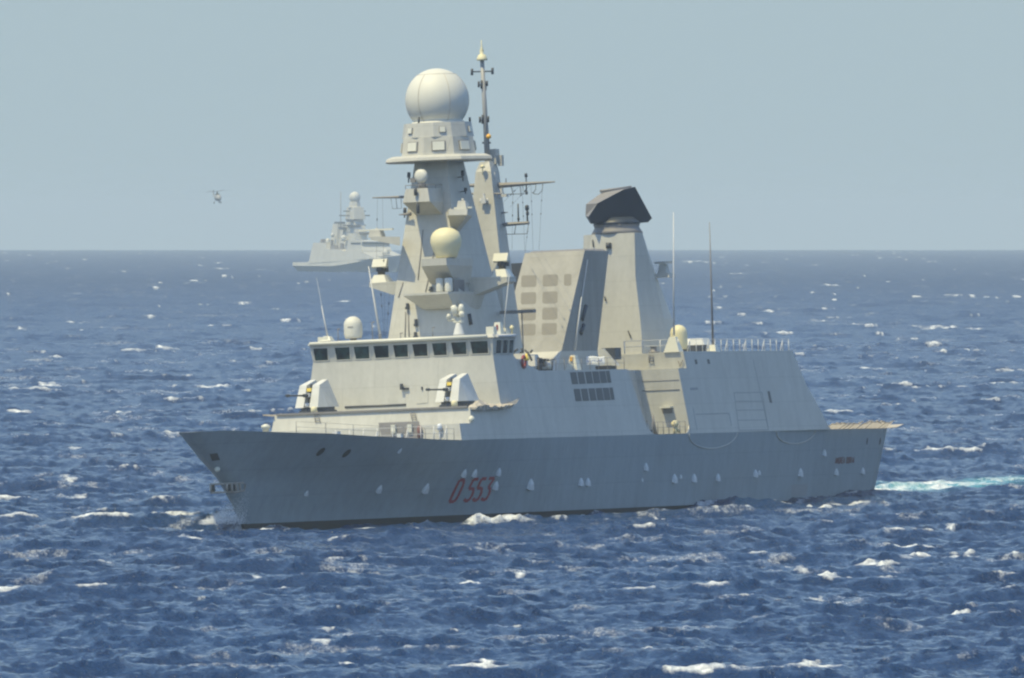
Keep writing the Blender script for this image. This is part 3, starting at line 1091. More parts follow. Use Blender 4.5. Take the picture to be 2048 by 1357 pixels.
DC = (17.2, 0.0)
mb = MB()
mb.loft([ring((DC[0], DC[1], 32.7), 4.9, 8), ring((DC[0], DC[1], 32.78), 5.35, 8), ring((DC[0], DC[1], 33.05), 5.25, 8), ring((DC[0], DC[1], 33.28), 4.6, 8)])
fitting("mast_platform", mb, M['tower'], mast)
mb = MB()
mb.loft([ring((DC[0], DC[1], 33.28), 3.72, 8), ring((DC[0], DC[1], 34.95), 3.48, 8)])
drum_low = fitting("sensor_drum", mb, M['tower'], mast)
mb = MB()
mb.loft([ring((DC[0], DC[1], 34.95), 3.36, 12, R(15)), ring((DC[0], DC[1], 36.3), 3.14, 12, R(15))])
fitting("sensor_drum", mb, M['grey'], mast)


def drum_panel(phi, r, z, w, h, lean, mat):
    """square antenna with a frame on one facet of the drum; phi from ahead towards port"""
    n = Vector((math.cos(phi), math.sin(phi), lean)).normalized()
    s = Vector((-math.sin(phi), math.cos(phi), 0))
    u = n.cross(s)
    c = Vector((DC[0] + r * math.cos(phi), DC[1] + r * math.sin(phi), z))
    mb = MB()
    q = [c + s * w / 2 * a + u * h / 2 * b for a, b in ((-1, -1), (1, -1), (1, 1), (-1, 1))]
    mb.slab(q, n * 0.05)
    f = fitting("array_frame", mb, M['soot'], mast)
    mb = MB()
    mb.slab([c + (p - c) * 0.84 for p in q], n * 0.14)
    return fitting("array_antenna", mb, mat, mast)


AP = math.cos(R(22.5))
for k in range(8):
    drum_panel(R(22.5 + 45 * k), 3.6 * AP + 0.02, 34.1, 1.32, 0.95, 0.14, M['panel'])
AP = math.cos(R(15))
for k in range(0, 12, 2):
    drum_panel(R(30 + 30 * k), 3.25 * AP + 0.02, 35.6, 0.62, 0.58, 0.16, M['panel'])
# main radome
mb = MB()
prof_ = [(2.55, -2.55 + 0.05), (2.6, -2.2)]
RR = 2.95
a0 = -math.asin(2.0 / RR)
pr_ = [(2.5, -2.2), (2.42, -1.98)]
for k in range(0, 19):
    t = a0 + (math.pi / 2 - a0) * k / 18
    pr_.append((max(0.01, RR * math.cos(t)), RR * math.sin(t)))
mb.lathe((DC[0] - 0.15, 0, 38.42), pr_, 40)
radome = fitting("main_radome", mb, M['white'], mast)
# meridian and parallel joints of the radome shell
mb = MB()
for k in range(6):
    phi = R(-14 + 60 * k)
    pts = []
    for q in range(0, 15):
        t = a0 + (R(54) - a0) * q / 14
        pts.append((DC[0] - 0.15 + (RR + 0.005) * math.cos(t) * math.cos(phi), (RR + 0.005) * math.cos(t) * math.sin(phi), 38.42 + (RR + 0.005) * math.sin(t)))
    mb.tube(pts, 0.025, 5)
t = R(54)
mb.tube([(DC[0] - 0.15 + (RR + 0.005) * math.cos(t) * math.cos(a), (RR + 0.005) * math.cos(t) * math.sin(a), 38.42 + (RR + 0.005) * math.sin(t)) for a in [2 * math.pi * k / 36 for k in range(37)]], 0.022, 5)
fitting("shell_joint", mb, M['net'], mast)
mb = MB()
mb.tube([(DC[0] + 2.75, -0.75, 36.2), (DC[0] + 2.6, -0.75, 36.85)], 0.1, 6)
mb.tube([(DC[0] - 0.6, 3.0, 36.3), (DC[0] - 0.6, 3.0, 36.7)], 0.1, 6)
fitting("lightning_rod", mb, M['dark'], mast)

# director sponson and its disc
mb = MB()
mb.loft([[(19.0, -1.35, 27.6), (19.9, -1.3, 27.7), (19.9, 1.3, 27.7), (19.0, 1.35, 27.6)],
         [(18.4, -1.4, 28.9), (23.1, -1.36, 28.95), (23.1, 1.34, 28.95), (18.4, 1.4, 28.9)],
         [(18.4, -1.2, 30.2), (22.9, -1.1, 30.2), (22.9, 1.1, 30.2), (18.4, 1.2, 30.2)]])
sp = fitting("director_platform", mb, M['tower'], mast)
mb = MB()
mb.lathe((22.0, 0.12, 31.35), [(0.02, -0.25), (0.6, -0.25), (0.68, 0.0), (0.6, 0.2), (0.3, 0.3), (0.02, 0.33)], 24, axis=(1, -0.15, 0.0))
fitting("fire_control_dish", mb, M['white'], sp)
mb = MB()
mb.tube([(21.8, 0.1, 30.2), (21.8, 0.1, 31.2)], [0.45, 0.22], 10)
mb.box((21.8, -0.75, 31.0), (0.3, 0.5, 0.4))
fitting("dish_mount", mb, M['soot'], sp)
railing_pts = [(22.9, -1.1, 30.2), (22.9, 1.1, 30.2), (19.4, 1.15, 30.2)]
mb = MB()
for a, b in zip(railing_pts, railing_pts[1:]):
    mb.tube([Vector(a) + Vector((0, 0, 0.32)), Vector(b) + Vector((0, 0, 0.32))], 0.035, 5)
for q in ((22.9, -1.1), (22.9, 0), (22.9, 1.1), (21, 1.12), (19.4, 1.15)):
    mb.tube([(q[0], q[1], 30.2), (q[0], q[1], 30.55)], 0.035, 5)
fitting("platform_rail", mb, M['soot'], sp)
for q, l in (((23, 0.101, 28.368), 0.5), ((23.2, -0, 29.893), 0.35)):
    mb = MB()
    mb.lathe(q, [(0.03, -l), (0.16, -l * 0.9), (0.16, l * 0.7), (0.03, l)], 10)
    fitting("signal_lamp", mb, M['dark'], sp)
# stick antennas standing off the mast
for a, b in (((20, -1.89, 31.806), (20, -1.982, 30.839)), ((17.6, 2.474, 31.808), (17.6, 2.48, 30.789)), ((17.4, 2.622, 30.183), (17.4, 2.598, 29.628)), ((20.4, -2.266, 28.537), (20.4, -2.356, 27.616))):
    mb = MB()
    A_, B_ = Vector(a), Vector(b)
    mb.tube([A_, A_.lerp(B_, 0.5), A_.lerp(B_, 0.52), B_], [0.16, 0.17, 0.07, 0.06], 8)
    mid_ = A_.lerp(B_, 0.6)
    mb.tube([mid_, (mid_.x - 1.0, mid_.y * 0.55, mid_.z)], 0.05, 5)
    fitting("stick_antenna", mb, M['dark'], mast)
# starboard yard with its hanging frame
def yard(a, b, r0, r1, parent=None):
    mb = MB()
    mb.tube([a, b], [r0, r1], 6, smooth=False)
    return fitting("yard", mb, M['soot'], parent)
ys = yard((17.5, -2.819, 29.599), (17.5, -6.682, 29.684), 0.17, 0.06, mast)
mb = MB()
mb.tube([(17.5, -4.827, 29.598), (17.5, -4.72, 28.573), (17.5, -3.817, 28.578), (17.5, -3.823, 29.599)], 0.03, 5)
mb.tube([(17.5, -4.326, 29.575), (17.5, -4.268, 28.599)], 0.03, 5)
fitting("wire_antenna", mb, M['wire'], mast)
# small spike platforms
for a, b in (((20.6, -1.608, 27.951), (20.6, -2.811, 27.913)), ((14, 1.328, 27.76), (14, 1.971, 27.545)), ((15, 1.182, 26.509), (15, 1.88, 26.431))):
    mb = MB()
    mb.tube([a, b], [0.2, 0.04], 5)
    fitting("bracket", mb, M['soot'], mast)

# navigation radar on a boom to starboard
mb = MB()
mb.loft([[(22.8, -1.924, 25), (22.8, -1.889, 25.829), (21, -2.633, 25.869), (21, -2.669, 25.039)],
         [(22.8, -4.844, 25.684), (22.8, -4.83, 26.007), (21, -5.58, 26.047), (21, -5.594, 25.724)]])
boom = fitting("radar_boom", mb, M['tower'], mast)
mb = MB()
q = (21.9, -4.559, 25.906)
mb.frustum(q[0] - 0.55, q[0] + 0.55, q[1] - 0.65, q[1] + 0.65, q[2], q[0] - 0.5, q[0] + 0.45, q[1] - 0.5, q[1] + 0.45, q[2] + 0.68)
mb.tube([(q[0], q[1], q[2] + 0.6), (q[0], q[1], q[2] + 0.85)], 0.12, 8)
fitting("radar_pedestal", mb, M['tower'], mast)
mb = MB()
A_, B_ = Vector((21.9, -6.333, 26.587)), Vector((21.9, -2.929, 26.595))
mb.box((A_ + B_) / 2, ((B_ - A_).length, 0.3, 0.17), rot=Matrix.Rotation(math.atan2((B_ - A_).y, (B_ - A_).x), 3, 'Z'))
fitting("radar_scanner", mb, M['panel'], mast)
# port navigation radar
mb = MB()
mb.loft([[(18.6, 1.9, 26.2), (19.6, 1.9, 26.2), (19.6, 2.4, 26.2), (18.6, 2.4, 26.2)],
         [(19.6, 1.6, 27.55), (22.5, 2.9, 27.6), (22.5, 4.75, 27.55), (18.4, 3.6, 27.5)],
         [(19.6, 1.6, 28.15), (22.4, 2.9, 28.15), (22.4, 4.75, 28.1), (18.4, 3.6, 28.1)]])
fitting("radar_boom", mb, M['tower'], mast)
mb = MB()
mb.frustum(21.0, 22.0, 3.5, 4.5, 28.12, 21.1, 21.8, 3.6, 4.3, 28.9)
mb.tube([(21.45, 3.95, 28.85), (21.45, 3.95, 29.1)], 0.12, 8)
fitting("radar_pedestal", mb, M['tower'], mast)
mb = MB()
A_, B_ = Vector((21.5, 3.115, 28.193)), Vector((21.5, 4.913, 28.295))
mb.box((A_ + B_) / 2, ((B_ - A_).length, 0.28, 0.15), rot=Matrix.Rotation(math.atan2((B_ - A_).y, (B_ - A_).x), 3, 'Z'))
fitting("radar_scanner", mb, M['panel'], mast)

# satellite radome on its platform at the port front corner
mb = MB()
mb.loft([[(18.6, 1.2, 21.3), (21.5, 0.4, 21.4), (21.5, 2.9, 21.4), (18.6, 3.2, 21.3)],
         [(18.5, 1.0, 23.0), (24.3, 0.75, 23.0), (24.3, 3.25, 23.0), (18.5, 3.5, 22.9)],
         [(18.5, 1.0, 23.62), (24.3, 0.75, 23.65), (24.3, 3.25, 23.65), (18.5, 3.5, 23.6)]])
rp = fitting("radome_platform", mb, M['tower'], mast)
rc = (22.6, 2.585, 25.077)
mb = MB()
mb.lathe(rc, [(0.95, -1.38), (1.08, -1.0), (1.3, -0.5), (1.42, -0.1), (1.45, 0.2), (1.38, 0.6), (1.2, 0.95), (0.9, 1.2), (0.5, 1.36), (0.02, 1.42)], 28)
fitting("satellite_radome", mb, M['cream'], rp)
mb = MB()
mb.lathe((rc[0], rc[1], 23.65), [(0.75, 0), (0.8, 0.08), (0.4, 0.12), (0.4, 0.2), (0.75, 0.24)], 14, smooth=False)
fitting("radome_foot", mb, M['dark'], rp)
# lower platform with two white drums
mb = MB()
mb.loft([[(19.5, -0.2, 19.0), (22.2, -0.1, 19.05), (22.2, 3.0, 19.05), (16.8, 3.4, 19.0)],
         [(18.8, -1.3, 20.28), (24.1, -1.25, 20.32), (24.1, 3.2, 20.36), (16.5, 3.75, 20.3)],
         [(18.8, -1.3, 20.5), (24.1, -1.25, 20.52), (24.1, 3.2, 20.56), (16.5, 3.75, 20.5)]])
lp = fitting("lower_platform", mb, M['tower'], mast)
for px in (879.5, 896):
    mb = MB()
    q = (23.2, 2.065, 21.182)
    mb.lathe((23.2, q[1] + (px - 879.5) / 19.3, 20.56), [(0.02, 0), (0.36, 0.02), (0.38, 0.1), (0.38, 1.15), (0.3, 1.27), (0.02, 1.3)], 14)
    fitting("canister", mb, M['white'], lp)
mb = MB()
mb.box((21.2, 2.35, 21.1), (2.6, 1.6, 1.1))
fitting("equipment_box", mb, M['soot'], lp)

# square tracking radars on side sponsons
def tracker(px_plate, s):
    y = 6.05 * s
    mb = MB()
    mb.loft([[(16.3, 2.6 * s, 19.9), (18.6, 2.6 * s, 19.9), (18.6, 2.6 * s, 21.9), (16.3, 2.6 * s, 21.9)],
             [(16.4, 6.9 * s, 21.4 if s < 0 else 21.3), (18.6, 6.9 * s, 21.4 if s < 0 else 21.3), (18.6, 6.9 * s, 21.75), (16.4, 6.9 * s, 21.75)]])
    b = fitting("side_sponson", mb, M['tower'], mast)
    mb = MB()
    mb.frustum(16.7, 18.5, y - 0.85, y + 0.85, 21.76, 17.1, 18.2, y - 0.5, y + 0.5, 22.5)
    fitting("tracker_base", mb, M['panel'], b)
    mb = MB()
    mb.lathe((17.6, y, 22.5), [(0.36, 0), (0.34, 0.3), (0.45, 0.35), (0.45, 0.75), (0.2, 0.8)], 12)
    mb.box((17.5, y + 0.5, 23.0), (0.3, 0.25, 0.5))
    fitting("tracker_neck", mb, M['dark'], b)
    mb = MB()
    rot = Matrix.Rotation(R(-6), 3, 'Z') @ Matrix.Rotation(R(-24), 3, 'Y')
    mb.box((17.8, y, 23.55), (0.35, 1.5, 0.8), rot=rot)
    fitting("tracking_antenna", mb, M['panel'], b)


tracker(None, -1)
tracker(None, 1)
# conduits, ladders and small marks on the mast front
for a, b in (((20.811, 0.619, 24.293), (21.024, 0.357, 23.149)), ((21.152, 0.28, 22.46), (21.483, -0.11, 20.677)), ((21.302, -2.39, 21.653), (21.556, -2.794, 20.284)), ((20.405, -0.555, 26.425), (21.261, -0.901, 21.819)),
             ((21.82, -2.044, 18.913), (22.249, -2.016, 16.605)), ((21.805, -1.797, 18.995), (22.252, -1.616, 16.588))):
    mb = MB()
    mb.tube([a, b], 0.045, 5)
    fitting("conduit", mb, M['soot'], mast)
for q, s in (((21.819, -1.823, 19.412), 0.28), ((22.109, -0.922, 17.851), 0.34), ((22.425, -0.891, 16.697), 0.3), ((21.487, 0.452, 20.929), 0.2)):
    mb = MB()
    mb.box(q, (0.25, 0.22, s * 2))
    mb.box((q[0] + 0.1, q[1], q[2] - s * 0.6), (0.3, 0.3, 0.2))
    fitting("mast_fitting", mb, M['dark'], mast)
mb = MB()
mb.tube([(19.911, 3.491, 18.49), (19.833, 3.614, 17.469)], 0.2, 8)
fitting("side_vent", mb, M['dark'], mast)
mb = MB()
mb.box((11.6, 5.0, 18.6), (0.6, 3.4, 0.3))
mb.tube([(11.6, 5.4, 18.5), (11.6, 5.4, 14.6)], 0.06, 5)
fitting("bracket", mb, M['soot'], mast)

# ------------------------------------------------------------------ pole mast behind
mb = MB()
mb.loft([[(8.9, -2.5, 14.4), (8.9, 2.5, 14.4), (3.0, 2.0, 14.4), (3.0, -2.0, 14.4)],
         [(7.7, -1.7, 22.6), (7.7, 1.95, 22.6), (3.4, 1.25, 22.6), (3.4, -1.0, 22.6)],
         [(6.62, -0.68, 31.9), (6.62, 0.86, 31.9), (4.2, 0.7, 31.9), (4.2, -0.3, 31.9)],
         [(6.3, -0.35, 32.8), (6.1, 0.5, 32.85), (4.4, 0.45, 32.9), (4.4, -0.25, 32.9)]])
pmast = fitting("pole_mast", mb, M['tower'])
mb = MB()
mb.frustum(3.9, 5.0, 0.1, 0.75, 32.6, 4.0, 4.9, 0.15, 0.7, 34.0)
mb.box((4.3, 0.95, 32.9), (0.5, 0.4, 1.0))
fitting("mast_head", mb, M['tower'], pmast)
mb = MB()
A_, B_ = Vector((5.45, 0.1, 32.7)), Vector((5.6, 0.0, 42.35))
mb.tube([A_, A_.lerp(B_, 0.5), B_], [0.28, 0.22, 0.19], 10)
pole = fitting("topmast", mb, M['mastgrey'], pmast)
mb = MB()
mb.lathe((5.6, 0, 42.3), [(0.5, 0), (0.52, 0.12), (0.36, 0.5), (0.16, 0.62), (0.2, 0.9), (0.1, 1.2), (0.06, 1.4), (0.03, 1.9)], 14)
fitting("mast_lamp", mb, M['cream'], pmast)
mb = MB()
mb.tube([(5.6, -1.012, 41.287), (5.6, 1.055, 41.232)], 0.07, 6)
for a, b in (((5.6, -1.05, 41.57), (5.6, -1.077, 40.963)), ((5.6, 1.018, 41.561), (5.6, 0.992, 40.954))):
    mb.tube([a, b], 0.13, 8)
fitting("dipole_antenna", mb, M['dark'], pmast)
for grp in ((((5.6, -0.421, 40.369), (5.6, -0.445, 39.809)), ((5.6, 0.412, 40.375), (5.6, 0.39, 39.862)), ((5.8, -0.059, 40.442), (5.8, -0.093, 39.649)), ((5.3, 0.138, 40.346), (5.3, 0.101, 39.506)), ((5.6, -0.435, 40.043), (5.6, 0.398, 40.048))),
            (((5.6, -0.438, 37.05), (5.6, -0.463, 36.49)), ((5.6, 0.395, 37.056), (5.6, 0.37, 36.496)), ((5.8, -0.097, 37.218), (5.8, -0.134, 36.378)), ((5.3, 0.124, 37.12), (5.3, 0.086, 36.233)), ((5.6, -0.452, 36.723), (5.6, 0.381, 36.73)))):
    mb = MB()
    for a, b in grp[:4]:
        mb.tube([a, b], 0.1, 6)
    mb.tube([grp[4][0], grp[4][1]], 0.045, 5)
    fitting("dipole_antenna", mb, M['dark'], pmast)
mb = MB()
mb.tube([(5.5, -0.332, 34.614), (5.5, 0.474, 34.576)], 0.1, 6)
mb.tube([(5.5, 0.274, 34.632), (5.5, 0.286, 34.912)], 0.07, 6)
q = (5.5, 0.297, 35.145)
fitting("lamp_bracket", mb, M['dark'], pmast)
mb = MB()
mb.lathe(q, [(0.02, -0.22), (0.25, -0.12), (0.27, 0.08), (0.14, 0.24), (0.02, 0.28)], 14)
fitting("orange_beacon", mb, M['orange'], pmast)
mb = MB()
q = (7, 0.18, 32.332)
mb.lathe(q, [(0.02, -0.15), (0.22, -0.1), (0.24, 0.06), (0.1, 0.2), (0.02, 0.22)], 14)
mb.tube([(q[0], q[1], q[2] - 0.1), (q[0], q[1], q[2] - 0.75)], 0.05, 6)
fitting("small_dome", mb, M['cream'], pmast)
y1 = yard((5, 0.45, 30.56), (5, 6.598, 30.649), 0.32, 0.07, pmast)
y2 = yard((5, 1.048, 26.886), (5, 3.822, 26.947), 0.22, 0.16, pmast)
y3 = yard((5, 0.742, 27.975), (5, 1.752, 28.022), 0.14, 0.04, pmast)
yard((6.6, -1.35, 29.884), (6.6, 1.769, 29.74), 0.13, 0.1, pmast)
yard((5, -1.211, 30.684), (5, -2.272, 30.686), 0.22, 0.16, pmast)
mb = MB()
for pts in (((5, 1.302, 30.427), (5, 1.422, 29.72), (5, 3.486, 29.672), (5, 3.322, 30.52)), ((5, 2.159, 30.434), (5, 2.374, 29.583)), ((5, 3.068, 30.485), (5, 3.135, 29.688)),
            ((5, 5.389, 30.611), (5, 5.257, 29.871), (5, 4.891, 29.56), (5, 4.441, 29.628), (5, 4.246, 29.777)), ((5, 4.682, 30.551), (5, 4.608, 29.994), (5, 4.343, 29.679)),
            ((5, 2.509, 26.866), (5, 2.319, 25.987)), ((5, 3.767, 26.856), (5, 3.576, 25.931), (5, 1.512, 25.976))):
    mb.tube(pts, 0.035, 5)
fitting("wire_antenna", mb, M['wire'], pmast)
mb = MB()
for a, b, r in (((5, 3.72, 31.577), (5, 3.687, 29.663), 0.06), ((5, 1.688, 31.204), (5, 1.67, 30.784), 0.04), ((5, 2.793, 28.769), (5, 2.77, 27.088), 0.07), ((5, 3.685, 28.448), (5, 3.671, 26.954), 0.08)):
    mb.tube([a, b], r, 6)
for q, r in (((5, 3.712, 31.39), 0.15), ((5, 3.681, 28.355), 0.2), ((5, 3.709, 27.84), 0.15), ((5, 3.692, 29.756), 0.13), ((5, 2.782, 27.368), 0.12)):
    mb.lathe(q, [(0.02, -r * 1.4), (r, -r), (r, r), (0.02, r * 1.4)], 8)
fitting("yard_antenna", mb, M['dark'], pmast)
# halyards down to the signal deck
mb = MB()
random.seed(3)
for px, bx in ((1026, 1020), (1044, 1038), (1052, 1058), (1063, 1070), (1085, 1077)):
    pass
for a, b in (((5, 2.362, 30.471), (-2, -0.821, 24.65)), ((5, 3.269, 30.476), (-9, -2.332, 24.5)), ((5, 4.178, 30.528), (-11, -2.311, 24.741)), ((5, 5.337, 30.567), (-11, -1.7, 24.714)), ((5, 4.178, 30.528), (4, 1.57, 28.504)), ((5, 3.068, 30.485), (4.4, 0.888, 28.813)), ((5, 3.765, 26.81), (-9, -2.332, 24.5)),
             ((17.5, -6.18, 29.661), (17.5, -6.659, 22.072)), ((17.5, -5.679, 29.637), (18.5, -5.561, 16.926)), ((17.5, -6.258, 22.054), (18.5, -5.665, 16.837)), ((17.5, -5.295, 21.085), (18.5, -5.481, 16.459))):
    mb.tube([a, b], 0.011, 4)
    A_, B_ = Vector(a), Vector(b)
    for t in (0.25, 0.45):
        q = A_.lerp(B_, t)
        mb.tube([q, q + (B_ - A_).normalized() * 0.22], 0.05, 5)
fitting("halyard", mb, M['wire'], pmast)
mb = MB()
q = (7.288, 0.31, 29.149)
mb.box(q, (0.5, 0.5, 0.5)).box((q[0], q[1], q[2] + 0.45), (0.2, 0.2, 0.5))
mb.tube([(q[0], q[1] - 0.35, q[2] - 0.2), (q[0], q[1] - 0.35, q[2] + 0.25)], 0.08, 5)
mb.tube([(q[0], q[1] + 0.35, q[2] - 0.2), (q[0], q[1] + 0.35, q[2] + 0.25)], 0.08, 5)
fitting("mast_lamp", mb, M['lightgrey'], pmast)
mb = MB()
mb.tube([(6.405, 0.958, 29.125), (5.481, 1.115, 26.273)], 0.07, 5)
mb.tube([(5.757, 0.811, 31.799), (5.453, 0.855, 31.005)], 0.07, 5)
fitting("conduit", mb, M['lightgrey'], pmast)
mb = MB()
mb.box((5.2, 1.195, 29.589), (0.5, 1.3, 0.25)).box((5.2, 1.161, 29.965), (0.4, 0.45, 0.6))
fitting("mast_shelf", mb, M['lightgrey'], pmast)

# ------------------------------------------------------------------ on the bridge roof
def dome(name, c, r, h, mat, parent=None, foot=0.2):
    mb = MB()
    pr = [(r * 0.86, 0), (r * 0.93, h * 0.08), (r, h * 0.2), (r, h - r)]
    for k in range(1, 9):
        t = math.pi / 2 * k / 8
        pr.append((max(0.01, r * math.cos(t)), h - r + r * math.sin(t)))
    mb.lathe(c, pr, 26)
    d = fitting(name, mb, mat, parent)
    if foot:
        mb = MB()
        mb.lathe((c[0], c[1], c[2] - foot), [(r * 0.35, 0), (r * 0.35, foot)], 12)
        fitting("dome_foot", mb, M['dark'], d)
    return d


rt = 16.42
q = (25, -6.017, 16.598)
dd = dome("satcom_dome", (25.0, q[1], rt + 0.2), 0.86, 2.05, M['white'])
mb = MB()
for k in range(4):
    mb.box((25.0 + 0.875 * math.cos(R(-8 + k * 9)), q[1] + 0.875 * math.sin(R(-8 + k * 9)), rt + 1.25), (0.03, 0.09, 0.12))
fitting("dome_mark", mb, M['soot'], dd)


def whip(base, tip, r=0.07, box=None, mat='lightgrey', foot=0.9, name="whip_antenna"):
    mb = MB()
    A_, B_ = Vector(base), Vector(tip)
    mb.tube([A_, A_.lerp(B_, 0.5), B_], [r, r * 0.75, r * 0.3], 7)
    w = fitting(name, mb, M[mat])
    if foot:
        mb = MB()
        mb.frustum(base[0] - 0.5, base[0] + 0.5, base[1] - 0.5, base[1] + 0.5, base[2] - foot, base[0] - 0.28, base[0] + 0.28, base[1] - 0.28, base[1] + 0.28, base[2])
        fitting("antenna_foot", mb, M['panel'], w)
    return w


whip((26.5, -7.973, 16.916), (26.5, -8.451, 19.747), 0.09, foot=0.42)
whip((26.3, -8.053, 17.01), (26.3, -8.923, 22.35), 0.028, foot=0)
whip((22, -4.533, 16.294), (22, -5.483, 23.266), 0.12, foot=0)
whip((23.4, 8.324, 16.958), (23.4, 9.026, 21.707), 0.075, foot=1.25)
mb = MB()
for A_ in (((26.6, -8.095, 16.599)), ):
    mb.box((26.5, A_[1] - 0.2, rt + 0.22), (0.9, 0.95, 0.45))
fitting("locker", mb, M['panel'])
mb = MB()
q = (26.5, 8.332, 16.691)
mb.box((26.5, q[1], rt + 0.35), (0.8, 0.75, 0.7))
fitting("locker", mb, M['panel'])
mb = MB()
q = (24.4, 8.228, 16.827)
mb.frustum(24.0, 24.9, q[1] - 0.45, q[1] + 0.35, rt, 24.1, 24.7, q[1] - 0.3, q[1] + 0.25, rt + 1.1)
lk = fitting("locker", mb, M['panel'])
mb = MB()
mb.box((24.86, q[1] + 0.0, rt + 0.62), (0.08, 0.14, 0.5))
fitting("fire_mark", mb, M['red'], lk)
mb = MB()
q = (22.9, 8.9, 16.61)
mb.tube([(22.9, q[1], rt), (22.9, q[1], rt + 0.8)], 0.1, 6)
mb.lathe((22.9, q[1], rt + 0.55), [(0.02, -0.22), (0.2, -0.1), (0.2, 0.12), (0.02, 0.22)], 10)
fitting("wing_lamp", mb, M['cream'])
# optical director
q = (26.6, 5.143, 16.459)
dy = q[1]
mb = MB()
mb.lathe((26.6, dy, rt), [(0.55, 0), (0.5, 0.2), (0.26, 1.05), (0.24, 1.15)], 16)
od = fitting("optical_director", mb, M['lightgrey'])
mb = MB()
mb.tube([(26.6, dy, rt + 1.1), (26.6, dy, rt + 1.9)], 0.2, 10)
mb.box((26.6, dy, rt + 1.3), (0.4, 0.9, 0.18))
mb.lathe((26.85, dy - 0.2, rt + 2.3), [(0.05, -0.5), (0.3, -0.45), (0.32, 0.2), (0.22, 0.5), (0.03, 0.55)], 14, axis=(0.25, -0.3, 1))
mb.lathe((26.85, dy + 0.42, rt + 2.35), [(0.05, -0.5), (0.26, -0.45), (0.28, 0.2), (0.18, 0.5), (0.03, 0.55)], 14, axis=(0.1, 0.1, 1))
mb.lathe((27.1, dy + 0.55, rt + 1.95), [(0.03, -0.2), (0.28, -0.18), (0.28, 0.12), (0.03, 0.16)], 14, axis=(0.8, 0.45, 0))
mb.tube([(26.6, dy - 0.1, rt + 1.45), (26.7, dy - 1.0, rt + 1.5), (26.7, dy - 1.05, rt + 1.75)], 0.12, 8)
mb.lathe((26.75, dy - 0.9, rt + 1.78), [(0.03, -0.2), (0.2, -0.15), (0.2, 0.2), (0.03, 0.28)], 10, axis=(0.4, 0.5, 0.7))
fitting("director_head", mb, M['panel'], od)
for q, h in (((26, 2.313, 16.391), 0.85), ((24, -4.523, 16.901), 1.6), ((25.5, -7.343, 16.932), 1.1), ((26, -0.916, 16.48), 0.45), ((26, -3.057, 16.524), 0.4)):
    mb = MB()
    mb.tube([(q[0], q[1], rt), (q[0], q[1], rt + h)], 0.04, 5)
    mb.tube([(q[0], q[1] - 0.05, rt + h), (q[0], q[1] + 0.25, rt + h + 0.05)], 0.05, 5)
    fitting("stick_antenna", mb, M['soot'])

# ------------------------------------------------------------------ signal deck at the port side
dz = 13.0
mb = MB()
q = (13, 7.812, 13.52)
mb.lathe((13.0, q[1], dz + 0.36), [(0.02, -0.85), (0.3, -0.82), (0.36, -0.6), (0.36, 0.6), (0.3, 0.82), (0.02, 0.85)], 14, axis=(-0.25, 1, 0.05))
lr = fitting("liferaft_canister", mb, M['white'])
mb = MB()
mb.box((13.0, q[1], dz + 0.05), (0.9, 1.6, 0.1))
mb.tube([(12.9, q[1] + 0.85, dz), (12.5, q[1] + 0.8, dz + 0.85)], 0.09, 5)
fitting("raft_cradle", mb, M['dark'], lr)
mb = MB()
q = (14.5, 8.093, 14.164)
mb.lathe((14.5, q[1], dz), [(0.3, 0), (0.22, 0.5), (0.2, 0.85)], 10)
mb.box((14.5, q[1], dz + 1.0), (0.5, 0.45, 0.4))
mb.tube([(14.5, q[1] - 0.7, dz + 1.35), (14.5, q[1] + 0.2, dz + 1.05), (14.2, q[1] + 0.9, dz + 0.95)], 0.11, 6)
mb.tube([(14.4, q[1] + 0.3, dz + 0.9), (13.4, q[1] + 1.1, dz + 1.0)], 0.06, 6)
mb.box((14.3, q[1] + 0.35, dz + 0.6), (0.35, 0.4, 0.5))
fitting("light_gun", mb, M['dark'])
mb = MB()
for a, b in (((20, 7.747, 14.76), (20, 8.255, 15.015)), ((20, 7.761, 15.082), (20, 7.79, 14.62)), ((19, 8.203, 15.105), (19, 8.328, 14.547)), ((18, 8.142, 14.965), (18, 8.615, 14.391)), ((18, 8.432, 14.768), (18, 8.793, 13.923)), ((19, 8.139, 14.785), (19, 8.082, 14.603)), ((17, 8.274, 14.678), (17, 8.485, 14.946))):
    mb.tube([a, b], 0.1, 5)
fitting("signal_gear", mb, M['dark'])
mb = MB()
mb.box((19, 8.022, 14.375), (0.6, 1.2, 0.5))
fitting("locker", mb, M['lightgrey'])
mb = MB()
mb.box((16, 8.039, 13.943), (0.5, 0.7, 1.0))
fitting("locker", mb, M['lightgrey'])
whip((2.8, 7.048, 14.895), (2.8, 7.916, 19.857), 0.11, foot=0)
mb = MB()
q = (2.8, 6.979, 13.31)
mb.frustum(2.2, 3.4, q[1] - 0.75, q[1] + 0.45, dz, 2.5, 3.1, q[1] - 0.3, q[1] + 0.15, dz + 1.45)
fitting("antenna_foot", mb, M['panel'])
mb = MB()
mb.box((3.2, q[1] - 0.15, dz + 1.1), (0.3, 0.25, 0.4))
fitting("foot_lamp", mb, M['orange'])
